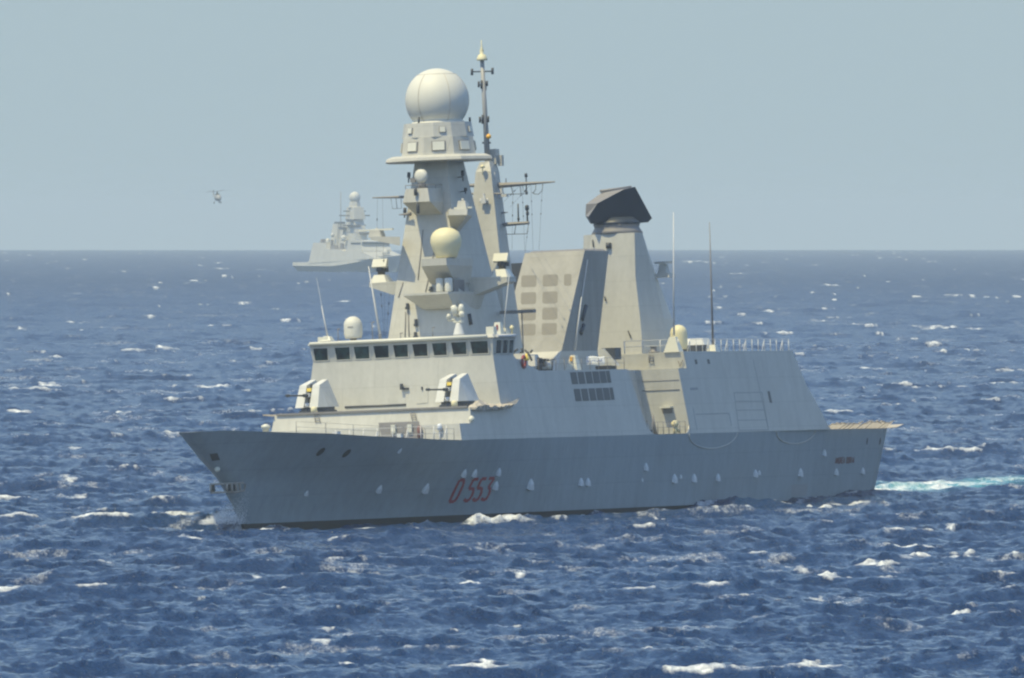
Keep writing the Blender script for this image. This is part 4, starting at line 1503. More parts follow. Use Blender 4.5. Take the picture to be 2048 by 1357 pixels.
# decoy launcher
q = (-3.5, 7.6, 13.295)
mb = MB()
mb.box((-3.5, q[1], dz + 0.2), (1.6, 1.5, 0.4))
mb.box((-4.3, q[1] + 0.3, dz + 1.5), (1.6, 1.3, 1.1), rot=Matrix.Rotation(R(0), 3, 'Z'))
dl = fitting("decoy_launcher", mb, M['dark'])
mb = MB()
mb.loft([[(-3.0, q[1] - 0.55, dz + 1.9), (-3.0, q[1] - 0.05, dz + 2.0), (-3.6, q[1] - 0.05, dz + 2.0), (-3.6, q[1] - 0.55, dz + 1.9)],
         [(-3.0, q[1] + 0.1, dz + 0.4), (-3.0, q[1] + 1.3, dz + 0.35), (-3.9, q[1] + 1.3, dz + 0.35), (-3.9, q[1] + 0.1, dz + 0.4)]])
fitting("launcher_shield", mb, M['grey'], dl)

# ------------------------------------------------------------------ hangar roof
hz = 14.58
dome("satcom_dome", (-25.6, 6.45, hz + 0.3), 0.82, 2.35, M['cream'])
whip((-20.6, 7.909, 16.133), (-20.6, 8.367, 27.861), 0.10, foot=0)
mb = MB()
q = (-20.6, 7.847, 14.708)
mb.frustum(-21.2, -20.0, q[1] - 0.85, q[1] + 0.75, hz, -20.8, -20.3, q[1] - 0.32, q[1] + 0.3, hz + 1.45)
fitting("antenna_foot", mb, M['panel'])
whip((-29.2, 8.524, 15.215), (-29.2, 8.675, 26.985), 0.11, mat='soot', foot=0.7)
mb = MB()
mb.lathe((-44.5, 0.7, hz), [(1.25, 0), (1.25, 0.85)], 18, smooth=False)
at_ = fitting("launcher_base", mb, M['dark'])
mb = MB()
mb.loft([[(-43.2, -0.55, hz + 0.85), (-43.2, 0.75, hz + 0.85), (-43.9, 1.95, hz + 0.85), (-46.0, 1.95, hz + 0.85), (-46.0, -0.55, hz + 0.85)],
         [(-43.5, -0.35, hz + 1.5), (-43.5, 0.7, hz + 1.5), (-44.1, 1.7, hz + 1.5), (-45.8, 1.7, hz + 1.5), (-45.8, -0.35, hz + 1.5)]])
fitting("launcher_hood", mb, M['gun'], at_)
mb = MB()
mb.lathe((-22.6, 5.0, hz), [(0.5, 0), (0.55, 0.15), (0.3, 0.2), (0.3, 0.6), (0.4, 0.65)], 12)
fitting("ventilator", mb, M['soot'])
mb = MB()
mb.box((-49.9, 8.6, 14.0), (0.35, 0.4, 0.6))
fitting("stern_lamp", mb, M['panel'])
# small white marks on the foredeck
mb = MB()
mb.box((60.0, 6.6, 7.75), (0.8, 0.5, 0.35)).box((50, 8.6, 7.3), (0.6, 0.4, 0.5))
fitting("bollard", mb, M['lightgrey'])
mb = MB()
mb.lathe((38.5, -9.4, 8.3), [(0.3, 0), (0.3, 0.3), (0.42, 0.35), (0.42, 0.55), (0.1, 0.7)], 12)
fitting("capstan", mb, M['panel'])
mb = MB()
mb.lathe((36.0, 9.9, 8.7), [(0.02, -0.3), (0.26, -0.2), (0.28, 0.1), (0.02, 0.3)], 12)
fitting("side_lamp", mb, M['panel'])


# ------------------------------------------------------------------ loose things on the ship
def on_ship(o, p):
    o.matrix_world = SHIP @ Matrix.Translation(Vector(p))


q = (21.032, 9.167, 13.831)
mb = MB()
pts = [(math.cos(a) * 0.42, 0.04, math.sin(a) * 0.52) for a in [2 * math.pi * k / 20 for k in range(21)]]
mb.tube(pts, 0.13, 8)
lb = mb.build("lifebuoy", M['lifered'])
on_ship(lb, q)
tag(lb, "dark red lifebuoy hung over the side below the bridge wing", "lifebuoy")
mb = MB()
mb.lathe((0, 0, 0), [(0.02, -0.34), (0.24, -0.26), (0.27, -0.1), (0.13, 0.12), (0.11, 0.32), (0.02, 0.36)], 12)
yb = mb.build("marker_light", M['yellow'])
on_ship(yb, (20.55, 9.288, 14.238))
tag(yb, "yellow bulb shaped marker light beside the dark red lifebuoy", "marker light")
# banner on the railing
mb = MB()
bw_, bh_ = 2.0, 0.8
n_ = 14
for i in range(n_):
    for j in range(5):
        def bp_(i, j):
            t, u = i / n_, j / 5
            return (0.5 * t - 0.25 + 0.06 * math.sin(t * 9 + u * 2), bw_ * (t - 0.5), bh_ * (u - 0.5) + 0.05 * math.sin(t * 6))
        mb.face([bp_(i, j), bp_(i + 1, j), bp_(i + 1, j + 1), bp_(i, j + 1)], smooth=True)
bn = mb.build("banner", M['banner'])
sm = bn.modifiers.new("thickness", 'SOLIDIFY')
sm.thickness = 0.03
on_ship(bn, (-1.2, 7.477, 13.875))
tag(bn, "small white banner with faint blue print tied to the side deck rail", "banner")
mb = MB()
random.seed(11)
for k in range(13):
    t = -0.8 + k * 0.13
    h = random.uniform(0.08, 0.26)
    mb.box((0.1 + 0.25 * t + 0.06, t, random.uniform(-0.1, 0.04)), (0.03, random.uniform(0.05, 0.1), h))
mb.build("print", M['blue'], bn)


# ------------------------------------------------------------------ the second warship, far off in the haze
FRG = ship_matrix(R(112), 7000.0, -85.0, 0.0, 0.0)
frig = empty("frigate")
frig.matrix_world = FRG
tag(frig, "distant hazy grey frigate with tall radome topped mast on the horizon", "frigate")


def fpart(name, mb, mat, parent=None):
    return mb.build(name, M[mat], parent or frig)


def fblock(mb, prof, y0=9.95, lean=0.14, z0=6.5):
    mb.loft([[(x, -(y0 - lean * (z - z0)), z) for x, z in prof], [(x, (y0 - lean * (z - z0)), z) for x, z in prof]])


def fknuckle(u):                      # the knuckle climbs towards the bow
    return 3.3 + 6.4 * max(0.0, (u - 0.42) / 0.58) ** 1.35


lower, upper = [], []
for k in range(41):
    u = k / 40
    zk = fknuckle(u)
    lo, up = [], []
    for z in (-3.0, 0.0, zk * 0.35, zk * 0.7, zk, max(zk + 0.3, 5.2 + 4.6 * max(0, (u - 0.15)) ** 0.5 * (1 if u > 0.15 else 0))):
        x0, x1 = -70 - 0.3 * max(0, z), 62 + max(0, z) * 1.25
        x = x0 + u * (x1 - x0)
        t = max(0, min(1, z / zk))
        w = 7.6 * (1 - max(0, (u - 0.5) / 0.5) ** 1.8)
        d = 10.2 * (1 - max(0, (u - 0.62) / 0.38) ** 2.2)
        if z <= zk:
            lo.append((x, w + (d - w) * t ** 1.2, z))
        if z >= zk:
            up.append((x, max(0.0, d - 0.14 * (z - zk)), z))
    lower.append(lo)
    upper.append(up)
for s in (1, -1):
    mb_ = [[(p[0], p[1] * s, p[2]) for p in r] for r in lower]
    if s == 1:
        mb = MB()
    mb.loft(mb_, cap0=False, cap1=False, smooth=True, closed=False)
for j in range(4):
    a, b = lower[0][j], lower[0][j + 1]
    mb.face([a, b, (b[0], -b[1], b[2]), (a[0], -a[1], a[2])])
fpart("hull", mb, 'hull')  # darker hull grey puts the flare's shade into the colour
mb = MB()
for s in (1, -1):
    mb.loft([[(p[0], p[1] * s, p[2]) for p in r] for r in upper], cap0=False, cap1=False, closed=False)
a, b = upper[0]
mb.face([a, b, (b[0], -b[1], b[2]), (a[0], -a[1], a[2])])
for a, b in zip(upper, upper[1:]):
    mb.face([a[-1], b[-1], (b[-1][0], -b[-1][1], b[-1][2]), (a[-1][0], -a[-1][1], a[-1][2])])
fpart("topside", mb, 'grey')
mb = MB()
fblock(mb, [(-47, 4.6), (-43.5, 16.0), (-24, 16.0), (-22, 12.5), (0, 12.5), (2, 11.6), (30, 11.6), (50, 8.2), (52, 7.6)])
fpart("superstructure", mb, 'grey')
mb = MB()
fblock(mb, [(6, 11.6), (8, 17.6), (27, 17.6), (29, 16.8), (28.4, 14.6), (31, 11.6)], 8.6, 0.1, 11.6)
fb = fpart("bridge", mb, 'grey')
mb = MB()
mb.box((28.9, 0, 15.8), (0.5, 15.6, 1.0)).box((20, -8.25, 15.8), (14, 0.3, 1.0))
fpart("window_band", mb, 'dark', fb)
mb = MB()
mb.frustum(-12, 8, -4.4, 4.4, 12.5, -9, 6, -3.4, 3.4, 22)
mb.frustum(-9, 6, -3.6, 3.6, 22, -7.5, 3, -2.6, 2.6, 29)
fm = fpart("foremast", mb, 'tower')
mb = MB()
mb.frustum(-8.5, 5, -3.3, 3.3, 29, -7.5, 3.2, -2.8, 2.8, 35.5)
mb.loft([ring((-2.6, 0, 35.5), 3.9, 8), ring((-2.6, 0, 36.0), 3.4, 8), ring((-2.6, 0, 38.6), 2.9, 8)])
fpart("sensor_house", mb, 'tower', fm)
mb = MB()
mb.lathe((-2.6, 0, 41.0), [(2.2, -2.4), (2.9, -1.2), (3.1, 0), (2.8, 1.3), (2.1, 2.3), (1.2, 2.9), (0.02, 3.1)], 20)
fpart("main_radome", mb, 'white', fm)
for z, w in ((31.0, 9.0), (33.4, 6.5), (25.5, 6.5)):
    mb = MB()
    mb.tube([(-3, -w, z), (-3, w, z)], 0.35, 6)
    fpart("yard", mb, 'dark', fm)
for p, s in (((2.5, -2.6, 24.5), 2.4), ((-9, -2.8, 23.2), 2.6), ((5, 2.0, 20.5), 2.4), ((1.0, -3.4, 27.6), 2.0)):
    mb = MB()
    mb.frustum(p[0] - s, p[0] + s, p[1] - s, p[1] + s, p[2], p[0] - s * 1.3, p[0] + s * 1.3, p[1] - s * 1.3, p[1] + s * 1.3, p[2] + 1.4)
    fpart("mast_platform", mb, 'soot', fm)
mb = MB()
mb.tube([(-20, -1.5, 16), (-20, -1.5, 44.0)], 0.22, 6)
fpart("topmast", mb, 'soot')
mb = MB()
mb.frustum(-31, -19, -4.2, 4.2, 12.5, -29, -22, -2.6, 2.6, 26.5)
mb.frustum(-18.5, -11, -4.0, 4.0, 12.5, -17, -12.5, -2.8, 2.8, 24.0)
fpart("funnel", mb, 'tower')
mb = MB()
mb.frustum(-28.5, -22.5, -2.3, 2.3, 26.5, -28, -23, -2.0, 2.0, 27.6)
fpart("funnel_cap", mb, 'dark')
for p, r in (((-4.0, -6.0, 19.0), 1.5), ((-33.0, -4.0, 17.3), 1.3), ((-22.0, -5.5, 20.5), 1.0)):
    mb = MB()
    mb.lathe(p, [(r * 0.7, -r * 1.4), (r, -r * 0.3), (r * 0.9, r * 0.4), (r * 0.5, r * 0.85), (0.02, r)], 14)
    fpart("satcom_dome", mb, 'white')
for p, s in (((-38, -4.5, 17.0), (3, 4, 2.2)), ((-31, -6.0, 13.8), (3, 3, 3)), ((-14, -7.2, 13.6), (7, 2.5, 2.4)), ((-2, -7.6, 14.2), (3, 2, 3.4)), ((-19, -7.0, 15.2), (1.6, 1.6, 5.0))):
    mb = MB()
    mb.frustum(p[0] - s[0] / 2, p[0] + s[0] / 2, p[1] - s[1] / 2, p[1] + s[1] / 2, p[2] - s[2] / 2, p[0] - s[0] * .35, p[0] + s[0] * .35, p[1] - s[1] * .35, p[1] + s[1] * .35, p[2] + s[2] / 2)
    fpart("deck_gear", mb, 'soot')
mb = MB()
mb.lathe((44, 0, 10.0), [(2.2, 0), (2.2, 0.8), (1.6, 2.6), (0.4, 3.0)], 14)
mb.tube([(45.5, 0, 11.8), (51, 0, 12.6)], 0.16, 8)
fpart("gun_turret", mb, 'grey')

# ------------------------------------------------------------------ helicopter
heli = empty("helicopter", (-138.0, 6000.0, 36.0))
heli.rotation_euler = (R(4), R(-3), R(-78))
heli.scale = (1.0, 1.0, 1.0)
tag(heli, "small dark helicopter hovering far off above the horizon", "helicopter")
mb = MB()
st = [(-6.0, 0.15, 0.35, 1.2), (-4.0, 0.5, 0.6, 0.7), (-2.0, 1.25, 1.35, 0.1), (0.5, 1.45, 1.6, 0.0), (2.6, 1.4, 1.5, -0.1), (4.0, 1.1, 1.1, -0.35), (5.0, 0.5, 0.5, -0.6)]
mb.loft([[(x, w * math.cos(2 * math.pi * k / 14), c + h * math.sin(2 * math.pi * k / 14)) for k in range(14)] for x, w, h, c in st], smooth=True)
mb.build("fuselage", M['mastgrey'], heli)
mb = MB()
mb.tube([(-4.0, 0, 0.8), (-9.6, 0, 1.3)], [0.55, 0.22], 10)
mb.loft([[(-8.8, -0.1, 1.2), (-9.8, -0.1, 1.2), (-9.8, 0.1, 1.2), (-8.8, 0.1, 1.2)], [(-9.8, -0.08, 3.2), (-10.4, -0.08, 3.2), (-10.4, 0.08, 3.2), (-9.8, 0.08, 3.2)]])
mb.build("tail_boom", M['mastgrey'], heli)
mb = MB()
mb.lathe((0.2, 0, 1.4), [(1.0, 0), (0.9, 0.5), (0.3, 0.8), (0.25, 1.3), (0.45, 1.35), (0.45, 1.6), (0.1, 1.7)], 12)
mb.build("rotor_head", M['dark'], heli)
for k in range(5):
    mb = MB()
    a = R(20 + 72 * k)
    d = Vector((math.cos(a), math.sin(a), 0))
    n = Vector((-d.y, d.x, 0))
    c0 = Vector((0.2, 0, 2.95))
    mb.loft([[c0 + d * 0.4 + n * 0.25, c0 + d * 0.4 - n * 0.25, c0 + d * 0.4 - n * 0.25 + Vector((0, 0, .08)), c0 + d * 0.4 + n * 0.25 + Vector((0, 0, .08))],
             [c0 + d * 6.6 + n * 0.3 + Vector((0, 0, .25)), c0 + d * 6.6 - n * 0.3 + Vector((0, 0, .25)), c0 + d * 6.6 - n * 0.3 + Vector((0, 0, .3)), c0 + d * 6.6 + n * 0.3 + Vector((0, 0, .3))]])
    mb.build("rotor_blade", M['soot'], heli)
mb = MB()
for k in range(4):
    a = R(45 + 90 * k)
    mb.tube([(-10.1, 0.25, 2.9), (-10.1 + 1.7 * math.cos(a), 0.25, 2.9 + 1.7 * math.sin(a))], 0.12, 5)
mb.build("tail_rotor", M['dark'], heli)
for x, y in ((3.2, 0), (-1.2, 1.6), (-1.2, -1.6)):
    mb = MB()
    mb.tube([(x, y * 0.8, -1.3), (x, y, -2.1)], 0.12, 6)
    mb.lathe((x, y, -2.2), [(0.1, -0.2), (0.42, -0.18), (0.42, 0.18), (0.1, 0.2)], 14, axis=(0, 1, 0))
    mb.build("wheel", M['dark'], heli)
mb = MB()
mb.loft([[(4.6, -0.55, -0.2), (3.3, -1.12, 0.1), (3.3, 1.12, 0.1), (4.6, 0.55, -0.2)], [(3.9, -0.4, 0.55), (2.9, -0.8, 1.05), (2.9, 0.8, 1.05), (3.9, 0.4, 0.55)]])
mb.build("cockpit_glass", M['glass'], heli)

# ------------------------------------------------------------------ the sea: a spectrum of wind waves on a curved sheet
rng = np.random.default_rng(5)


def ocean_tile(N, L, lmin, lmax, lpeak, wind, spread, hrms):
    """height and horizontal displacement of a periodic patch of sea, from a random directional spectrum"""
    k1 = 2 * np.pi * np.fft.fftfreq(N, d=L / N)
    kx, ky = np.meshgrid(k1, k1, indexing='xy')
    k = np.hypot(kx, ky)
    k[0, 0] = 1e-6
    kp = 2 * np.pi / lpeak
    S = k ** -4.0 * np.exp(-1.25 * (kp / k) ** 2)
    S *= (k > 2 * np.pi / lmax) * (k < 2 * np.pi / lmin)
    c = (kx * wind[0] + ky * wind[1]) / k
    S *= np.where(c > 0, np.abs(c) ** spread, 0.03 * np.abs(c) ** spread) + 0.01
    h = np.sqrt(S) * (rng.normal(size=k.shape) + 1j * rng.normal(size=k.shape))
    H = np.fft.ifft2(h)
    s = hrms / H.real.std()
    H = H.real * s
    Dx = np.fft.ifft2(-1j * kx / k * h).real * s
    Dy = np.fft.ifft2(-1j * ky / k * h).real * s
    div = np.fft.ifft2((kx * kx + ky * ky) / k * h).real * s
    return [a.astype(np.float32) for a in (H, -Dx, -Dy, div)] + [L]


def sample(a, L, x, y):
    N = a.shape[0]
    u, v = (x / L * N) % N, (y / L * N) % N
    i, j = u.astype(np.int32), v.astype(np.int32)
    fu, fv = (u - i).astype(np.float32), (v - j).astype(np.float32)
    i %= N
    j %= N
    i2, j2 = (i + 1) % N, (j + 1) % N
    return (a[j, i] * (1 - fu) + a[j, i2] * fu) * (1 - fv) + (a[j2, i] * (1 - fu) + a[j2, i2] * fu) * fv


WIND = np.array((0.28, -0.96))
T1 = ocean_tile(1024, 613.0, 5.5, 200.0, 30.0, WIND, 4.0, 0.37)
T2 = ocean_tile(1024, 171.0, 0.6, 6.0, 5.0, WIND, 2.4, 0.12)

# radii and bearings: fine where the photograph looks, coarse elsewhere
rad = [30.0]
while rad[-1] < 27000:
    r = rad[-1]
    if r < 700:
        d = 25.0 if r < 330 else 1.6
    else:
        d = min(max(0.62, r * r / 709000 * 0.42), 34.0)
    rad.append(r + d)
rad = np.array(rad)
fine = np.concatenate((np.arange(-0.13, -0.0461, 0.00042), np.arange(-0.046, 0.0461, 0.00019), np.arange(0.0465, 0.1301, 0.00042)))
mid_ = np.concatenate((np.arange(-0.30, -0.1301, 0.0016), np.arange(0.1316, 0.31, 0.0016)))
wide = np.concatenate((np.arange(-math.pi, -0.31, 0.12), np.arange(0.34, math.pi - 0.05, 0.12)))
ang = np.sort(np.concatenate((fine, mid_, wide)))
NR, NA = len(rad), len(ang)
rr, aa = np.meshgrid(rad, ang, indexing='ij')
X, Y = rr * np.sin(aa), rr * np.cos(aa)
step = np.gradient(rad)[:, None] * np.ones((1, NA))
lat = np.gradient(ang)[None, :] * rr
coarse = np.maximum(step * 0.5, lat)
w1 = np.clip(1.6 - coarse / 60.0, 0.25, 1.0)
w2 = np.clip(1.5 - coarse / 4.0, 0.0, 1.0)
w1 = np.where(lat > 25, 0.0, w1)
h1, dx1, dy1, dv1 = [sample(T1[q], T1[4], X, Y) for q in range(4)]
ca, sa = math.cos(0.4), math.sin(0.4)
h2, dx2, dy2, dv2 = [sample(T2[q], T2[4], X * ca + Y * sa, -X * sa + Y * ca) for q in range(4)]
CH = 0.8
Z = w1 * h1 + w2 * h2
PX = X + CH * (w1 * dx1 + w2 * (dx2 * ca - dy2 * sa))
PY = Y + CH * (w1 * dy1 + w2 * (dx2 * sa + dy2 * ca))
# breaking crests: where the surface is squeezed together on a high crest
steep = dv1 / dv1.std() * 0.75 + h1 / h1.std() * 0.55 + dv2 / dv2.std() * 0.32
patch = sample(T1[0], 613.0, X * 0.23 + 90, Y * 0.13 + 40) / T1[0].std()
patch2 = sample(T1[0], 613.0, X * 5.1 + 33, Y * 1.1 + 71) / T1[0].std()
foam = np.clip((steep + 0.35 * patch + 0.6 * patch2 - 3.55 - np.clip((rr - 1800) / 6000, 0, 0.45)) / 1.2, 0, 1)
streak = sample(T1[0], 613.0, X * 1.7 + 11, Y * 0.42 + 55) / T1[0].std() + 0.6 * sample(T2[0], 171.0, X * 0.9, Y * 0.25) / T2[0].std()
thin = np.clip((streak + 0.35 * steep - 1.35) / 2.6, 0, 0.32)
CAPS = (
    (-114.9, 3365.2, 4.60, 26.3), (-104.9, 3107.9, 2.43, 13.5), (-75.3, 2086.0, 2.44, 8.1), (-48.0, 2067.6, 2.83, 9.0), (-55.7, 1784.1, 2.61, 7.4), (-51.6, 1512.2, 1.18, 4.3),
    (-45.9, 1329.8, 1.30, 2.9), (-42.0, 1245.4, 2.19, 2.9), (-48.7, 1247.6, 1.46, 2.5), (-32.6, 1230.2, 1.44, 2.1), (-27.5, 1129.9, 0.35, 3.6), (-27.6, 1089.8, 1.92, 3.3),
    (-32.1, 1010.4, 1.18, 1.4), (-27.7, 859.5, 0.76, 1.4), (-17.3, 1096.6, 1.07, 2.2), (-14.6, 1083.2, 1.06, 2.5), (-22.1, 1120.9, 1.31, 2.0), (-5.4, 1023.6, 0.36, 1.5),
    (0.7, 985.1, 0.46, 3.6), (-3.5, 962.3, 1.41, 1.7), (0.0, 871.1, 0.85, 1.6), (4.0, 872.2, 1.11, 1.2), (-12.3, 817.8, 0.80, 1.9), (-10.5, 826.4, 0.97, 1.4),
    (-7.7, 808.4, 1.58, 1.4), (-10.1, 794.8, 0.47, 1.2), (-1.7, 794.8, 0.78, 1.8), (5.3, 862.6, 0.25, 1.4), (-3.8, 847.1, 0.33, 1.7), (-12.4, 851.2, 0.58, 1.0),
    (9.7, 789.5, 1.16, 1.7), (18.3, 793.9, 0.78, 1.2), (21.9, 1010.4, 1.09, 1.7), (21.7, 917.4, 0.63, 1.8), (24.1, 986.5, 2.12, 2.3), (28.8, 1003.3, 2.16, 2.8),
    (33.3, 1058.8, 2.69, 3.1), (32.7, 1025.1, 2.20, 2.9), (36.6, 1035.6, 1.21, 4.5), (32.3, 888.6, 2.08, 2.9), (40.6, 1034.1, 0.81, 2.0), (38.8, 1126.3, 0.62, 2.1),
    (55.8, 1518.7, 0.74, 4.3), (30.9, 794.8, 0.62, 1.2), (134.3, 5405.0, 3.69, 40.8), (115.4, 6621.6, 4.14, 51.0), (130.4, 9117.7, 10.68, 77.4), (82.2, 3415.2, 3.34, 19.0),
    (88.0, 3332.6, 3.91, 15.5), (106.8, 3193.9, 4.99, 16.6), (114.5, 3164.7, 3.09, 11.7), (65.6, 2328.7, 2.96, 8.8), (167.8, 4494.6, 1.76, 32.9), (76.4, 3792.4, 2.22, 13.4),
    (-72.2, 3900.6, 1.83, 21.2), (-87.4, 4112.5, 4.02, 19.7), (-56.0, 4294.7, 2.52, 21.5), (61.6, 1910.1, 1.49, 5.1), (80.7, 2117.5, 2.48, 5.2), (-90.0, 2521.9, 1.97, 8.9),
    (-64.8, 2290.6, 1.79, 6.1), (-121.1, 3150.3, 2.46, 11.5), (-145.8, 7407.3, 4.34, 51.1), (-211.3, 6989.5, 6.83, 45.5), (32.7, 1236.7, 2.17, 1.8), (25.7, 1226.0, 1.44, 2.1),
    (21.2, 1188.8, 1.63, 2.0), (29.2, 1213.3, 1.90, 2.1), (17.5, 1159.6, 1.13, 1.9), (36.9, 1234.5, 2.89, 2.1), (42.1, 1230.2, 2.88, 1.8), (-2.4, 1152.0, 1.40, 3.7),
    (-3.8, 1150.1, 1.12, 2.5), (6.3, 1186.8, 0.46, 3.3), (-8.7, 1142.7, 1.34, 1.8), (14.0, 1169.2, 0.91, 1.6), (4.4, 1161.5, 0.68, 1.6), (-39.6, 1051.0, 0.62, 1.5),
    (-22.2, 924.6, 0.27, 1.0), (-19.1, 968.9, 0.38, 1.0), (-72.8, 2687.1, 3.15, 10.1), (-69.6, 1793.2, 2.80, 4.5), (-27.3, 1505.8, 0.59, 2.1), (-39.4, 1286.2, 1.00, 1.9),
    (-40.9, 1627.4, 0.95, 3.1), (-31.9, 847.1, 0.33, 1.3), (8.4, 808.4, 0.47, 1.0), (14.9, 962.3, 0.75, 1.1), (8.7, 1032.6, 0.81, 1.2), (3.6, 1063.6, 0.62, 1.1),
    (16.3, 878.7, 0.69, 1.0), (23.8, 827.3, 0.81, 1.0), (11.4, 895.4, 0.52, 1.0),
)

for cx, cy, a, b in CAPS:
    m = (np.abs(Y - cy) < 4 * b + 8) & (np.abs(X - cx) < 2 * a + 3)
    if not m.any():
        continue
    dx = (X[m] - cx) / a
    warp = 0.9 * b * np.sin(dx * 2.3 + cx * 1.7) * 0.6 + 0.5 * b * np.sin(dx * 5.1 + cy)
    dy = (Y[m] - cy - warp) / b
    g = np.exp(-(np.abs(dx * 1.12) ** 2.0)) * np.exp(-(dy ** 2))
    foam[m] = np.maximum(foam[m], np.clip(g * (0.95 + 0.55 * h2[m] / 0.12), 0, 1))
    Z[m] += (0.16 + 0.5 * np.abs(h2[m])) * min(1.0, a / 1.5) * np.exp(-(np.abs(dx) ** 2)) * np.exp(-((dy * 0.8) ** 2))
# the wake: churned turquoise water trailing from the stern, and the broken water along the side
F_ = np.array((-math.cos(R(68)), -math.sin(R(68))))
P_ = np.array((math.sin(R(68)), -math.cos(R(68))))
rx, ry = X - 1.0, Y - 1200.0
sx_ = rx * F_[0] + ry * F_[1]
sy_ = rx * P_[0] + ry * P_[1]
aft = np.clip(-72 - sx_, 0, None)
halfw = 6.8 + 0.025 * aft
nz = sample(T2[0], 171.0, X * 1.3, Y * 0.5) / 0.115
wake = np.where(sx_ < -71, np.exp(-((sy_ + 0.6 * nz) / halfw) ** 4), 0) * np.exp(-aft / 700)
wfoam = wake * np.clip(0.58 + 0.3 * nz + 0.3 * np.cos(np.pi * sy_ / halfw), 0, 1)
hw = np.where((sx_ < 67) & (sx_ > -73), 9.0 * (1 - np.clip((sx_ - 10) / 58, 0, 1) ** 1.8), -99)
side = np.exp(-((np.abs(sy_) - hw - 0.6) / 1.3) ** 2) * np.clip(0.3 + 0.5 * nz + 0.3 * np.sin(sx_ * 0.31), 0, 0.85)
bow = np.exp(-((sx_ - 66.5) / 2.2) ** 2) * np.exp(-((np.abs(sy_ - 0.5) - 0.4 - 0.5 * (67.5 - sx_)) / 1.1) ** 2) * np.clip(0.62 + 0.4 * nz, 0, 1)
slap = np.exp(-((sx_ - 42.5) / 6.0) ** 4) * np.exp(-((sy_ - 14.5 - 0.3 * nz) / 1.7) ** 2)
slap2 = np.exp(-((sx_ - 20) / 1.4) ** 2) * np.exp(-((sy_ - 14.0) / 1.3) ** 2)
slap3 = np.exp(-((sx_ - 65) / 4.0) ** 4) * np.exp(-((sy_ - 10.0 - 0.3 * nz) / 0.9) ** 2) * 0.8
foam = np.maximum.reduce([foam, thin, wfoam, side, bow, slap * (0.9 + 0.2 * nz), slap2, slap3])
Z += 0.6 * slap * (0.9 + 0.3 * nz) + 0.4 * slap2 + 0.15 * slap3
Z += 0.08 * wake
ridge = np.exp(-((np.abs(sy_) - halfw - 3 - 0.1 * aft) / 3.5) ** 2) * (sx_ < -50) * np.exp(-aft / 120)
Z += 0.25 * ridge
Z += 0.25 * np.exp(-((sx_ - 65) / 3) ** 2) * np.exp(-((np.abs(sy_) - 1.5) / 1.5) ** 2)
Z -= 0.55 * np.exp(-((np.abs(sy_) - 9) / 6) ** 2) * np.exp(-((sx_ - 15) / 42) ** 4)
inside = np.clip(1 - np.abs(sy_) / 7.0, 0, 1) * (sx_ < 62) * (sx_ > -70)
Z -= 2.5 * inside
Z -= rr * rr / (2 * EARTH)

verts = np.stack((PX, PY, Z), -1).reshape(-1, 3).astype(np.float32)
idx = np.arange(NR * NA).reshape(NR, NA)
nxt = np.roll(idx, -1, axis=1)
quads = np.stack((idx[:-1], nxt[:-1], nxt[1:], idx[1:]), -1).reshape(-1, 4)[:, ::-1].astype(np.int32)
me = bpy.data.meshes.new("sea")
me.vertices.add(len(verts))
me.vertices.foreach_set("co", verts.ravel())
me.loops.add(quads.size)
me.loops.foreach_set("vertex_index", quads.ravel())
me.polygons.add(len(quads))
me.polygons.foreach_set("loop_start", np.arange(0, quads.size, 4, dtype=np.int32))
me.polygons.foreach_set("use_smooth", np.ones(len(quads), dtype=bool))
unresolved = np.clip(0.13 + (rr - 900) / 4000 * 0.3, 0.13, 0.5)      # roughness of the waves too small for the mesh
for nm, arr in (("foam", foam), ("wake", wake), ("ripple", unresolved)):
    at = me.attributes.new(nm, 'FLOAT', 'POINT')
    at.data.foreach_set("value", arr.astype(np.float32).ravel())
me.update(calc_edges=True)
sea = bpy.data.objects.new("sea", me)
col.objects.link(sea)
sea['kind'] = "structure"
sea['label'] = "choppy deep blue sea with many whitecaps"

m, nt, b = new_mat("sea_water")
Lk = nt.links.new
tc = nt.nodes.new("ShaderNodeTexCoord")


def sea_noise(scale, vec, detail=4, rough=0.6):
    mp = nt.nodes.new("ShaderNodeMapping")
    mp.inputs["Scale"].default_value = vec
    Lk(tc.outputs["Object"], mp.inputs["Vector"])
    n = nt.nodes.new("ShaderNodeTexNoise")
    n.inputs["Scale"].default_value = scale
    n.inputs["Detail"].default_value = detail
    n.inputs["Roughness"].default_value = rough
    Lk(mp.outputs[0], n.inputs["Vector"])
    return n.outputs[0]


def mth(op, a, b_=None, clamp=False):
    x = nt.nodes.new("ShaderNodeMath")
    x.operation = op
    x.use_clamp = clamp
    for i, v in enumerate((a, b_)):
        if v is None:
            continue
        if hasattr(v, 'links'):
            Lk(v, x.inputs[i])
        else:
            x.inputs[i].default_value = v
    return x.outputs[0]


def mixc(fac, a, c):
    x = nt.nodes.new("ShaderNodeMix")
    x.data_type = 'RGBA'
    for i, v in ((0, fac), (6, a), (7, c)):
        if hasattr(v, 'links'):
            Lk(v, x.inputs[i])
        else:
            x.inputs[i].default_value = v
    return x.outputs[2]


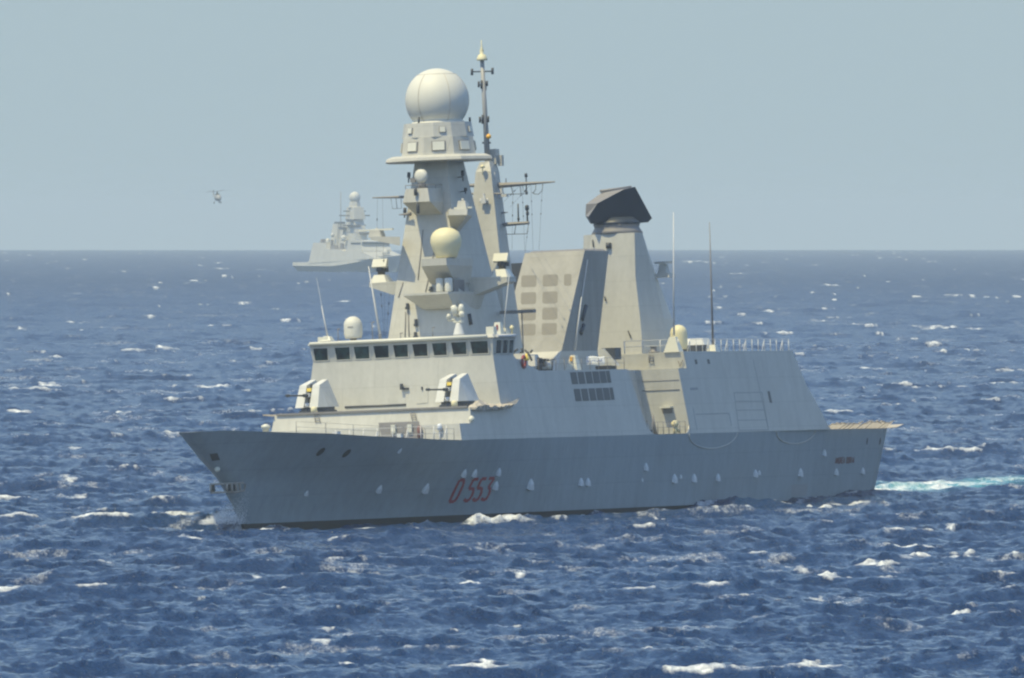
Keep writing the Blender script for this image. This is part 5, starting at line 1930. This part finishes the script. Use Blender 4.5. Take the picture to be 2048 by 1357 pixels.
fa = nt.nodes.new("ShaderNodeAttribute")
fa.attribute_name = "foam"
wa = nt.nodes.new("ShaderNodeAttribute")
wa.attribute_name = "wake"
br_ = mth('ADD', mth('MULTIPLY', sea_noise(1.1, (1.0, 0.35, 1.0), 6, 0.7), 0.6), mth('MULTIPLY', sea_noise(3.6, (1.0, 0.3, 1.0), 4, 0.7), 0.4))
fo = mth('ADD', fa.outputs["Fac"], mth('MULTIPLY', mth('SUBTRACT', br_, 0.5), 2.3))
fo = mth('MULTIPLY', mth('SUBTRACT', fo, 0.22), 1.15, True)
fo = mth('MULTIPLY', fo, mth('MULTIPLY', fa.outputs["Fac"], 3.0, True))
deep = mixc(sea_noise(0.02, (1, 0.4, 1), 3), (0.0020, 0.019, 0.074, 1), (0.0045, 0.033, 0.110, 1))
deep = mixc(mth('MULTIPLY', wa.outputs["Fac"], 0.9, True), deep, (0.10, 0.36, 0.42, 1))
Lk(mixc(fo, deep, (0.76, 0.79, 0.80, 1)), b.inputs["Base Color"])
ra = nt.nodes.new("ShaderNodeAttribute")
ra.attribute_name = "ripple"
Lk(mth('ADD', mth('MULTIPLY', fo, 0.5), ra.outputs["Fac"]), b.inputs["Roughness"])
b.inputs["Specular IOR Level"].default_value = 0.45
b.inputs["IOR"].default_value = 1.333
bmp = nt.nodes.new("ShaderNodeBump")
bmp.inputs["Strength"].default_value = 1.0
bmp.inputs["Distance"].default_value = 1.0
Lk(sea_noise(1.1, (1, 0.6, 1), 5, 0.62), bmp.inputs["Height"])
Lk(bmp.outputs[0], b.inputs["Normal"])
me.materials.append(m)

# ------------------------------------------------------------------ spray thrown up at the stem
mb = MB()
random.seed(21)
sp_c = SHIP @ Vector((67.0, -0.2, 0.2))
for k in range(9000):
    t = random.random()
    h = (1 - t) ** 1.3 * 3.1 * random.random() ** 1.2 + random.uniform(0, 0.4)
    a = Vector((0.5 - 3.6 * t + random.gauss(0, 0.25), -0.7 - 0.5 * t + random.gauss(0, 0.55 + 0.5 * t), -0.2 + h))
    s = random.uniform(0.012, 0.045)
    p = a
    tri = [Vector((random.uniform(-1, 1), random.uniform(-1, 1), random.uniform(-1, 1))).normalized() * s for _ in range(4)]
    for f in ((0, 1, 2), (0, 2, 3), (0, 3, 1), (1, 3, 2)):
        mb.face([p + tri[i] for i in f])
me2 = bpy.data.meshes.new("spray")
me2.from_pydata(mb.v, [], mb.f)
M['foam'] = simple('spray_white', (0.85, 0.86, 0.86), 0.6, var=0.03)
me2.materials.append(M['foam'])
spray = bpy.data.objects.new("spray", me2)
spray.location = sp_c
col.objects.link(spray)
spray['kind'] = "stuff"
spray['label'] = "white spray thrown up at the bow of the destroyer"
spray['category'] = "spray"
# ------------------------------------------------------------------ haze
mb = MB()
mb.box((0, 0, 3.5), (56000, 56000, 113))
hm = bpy.data.materials.new("haze")
hm.use_nodes = True
hm.node_tree.nodes.clear()
ho = hm.node_tree.nodes.new("ShaderNodeOutputMaterial")
hv = hm.node_tree.nodes.new("ShaderNodeVolumePrincipled")
hv.inputs["Color"].default_value = (0.72, 0.84, 0.92, 1)
hv.inputs["Density"].default_value = 0.00007
hm.node_tree.links.new(hv.outputs[0], ho.inputs["Volume"])
haze = mb.build("haze", hm)
haze['kind'] = "stuff"
haze['label'] = "thin pale sea haze fading the horizon"
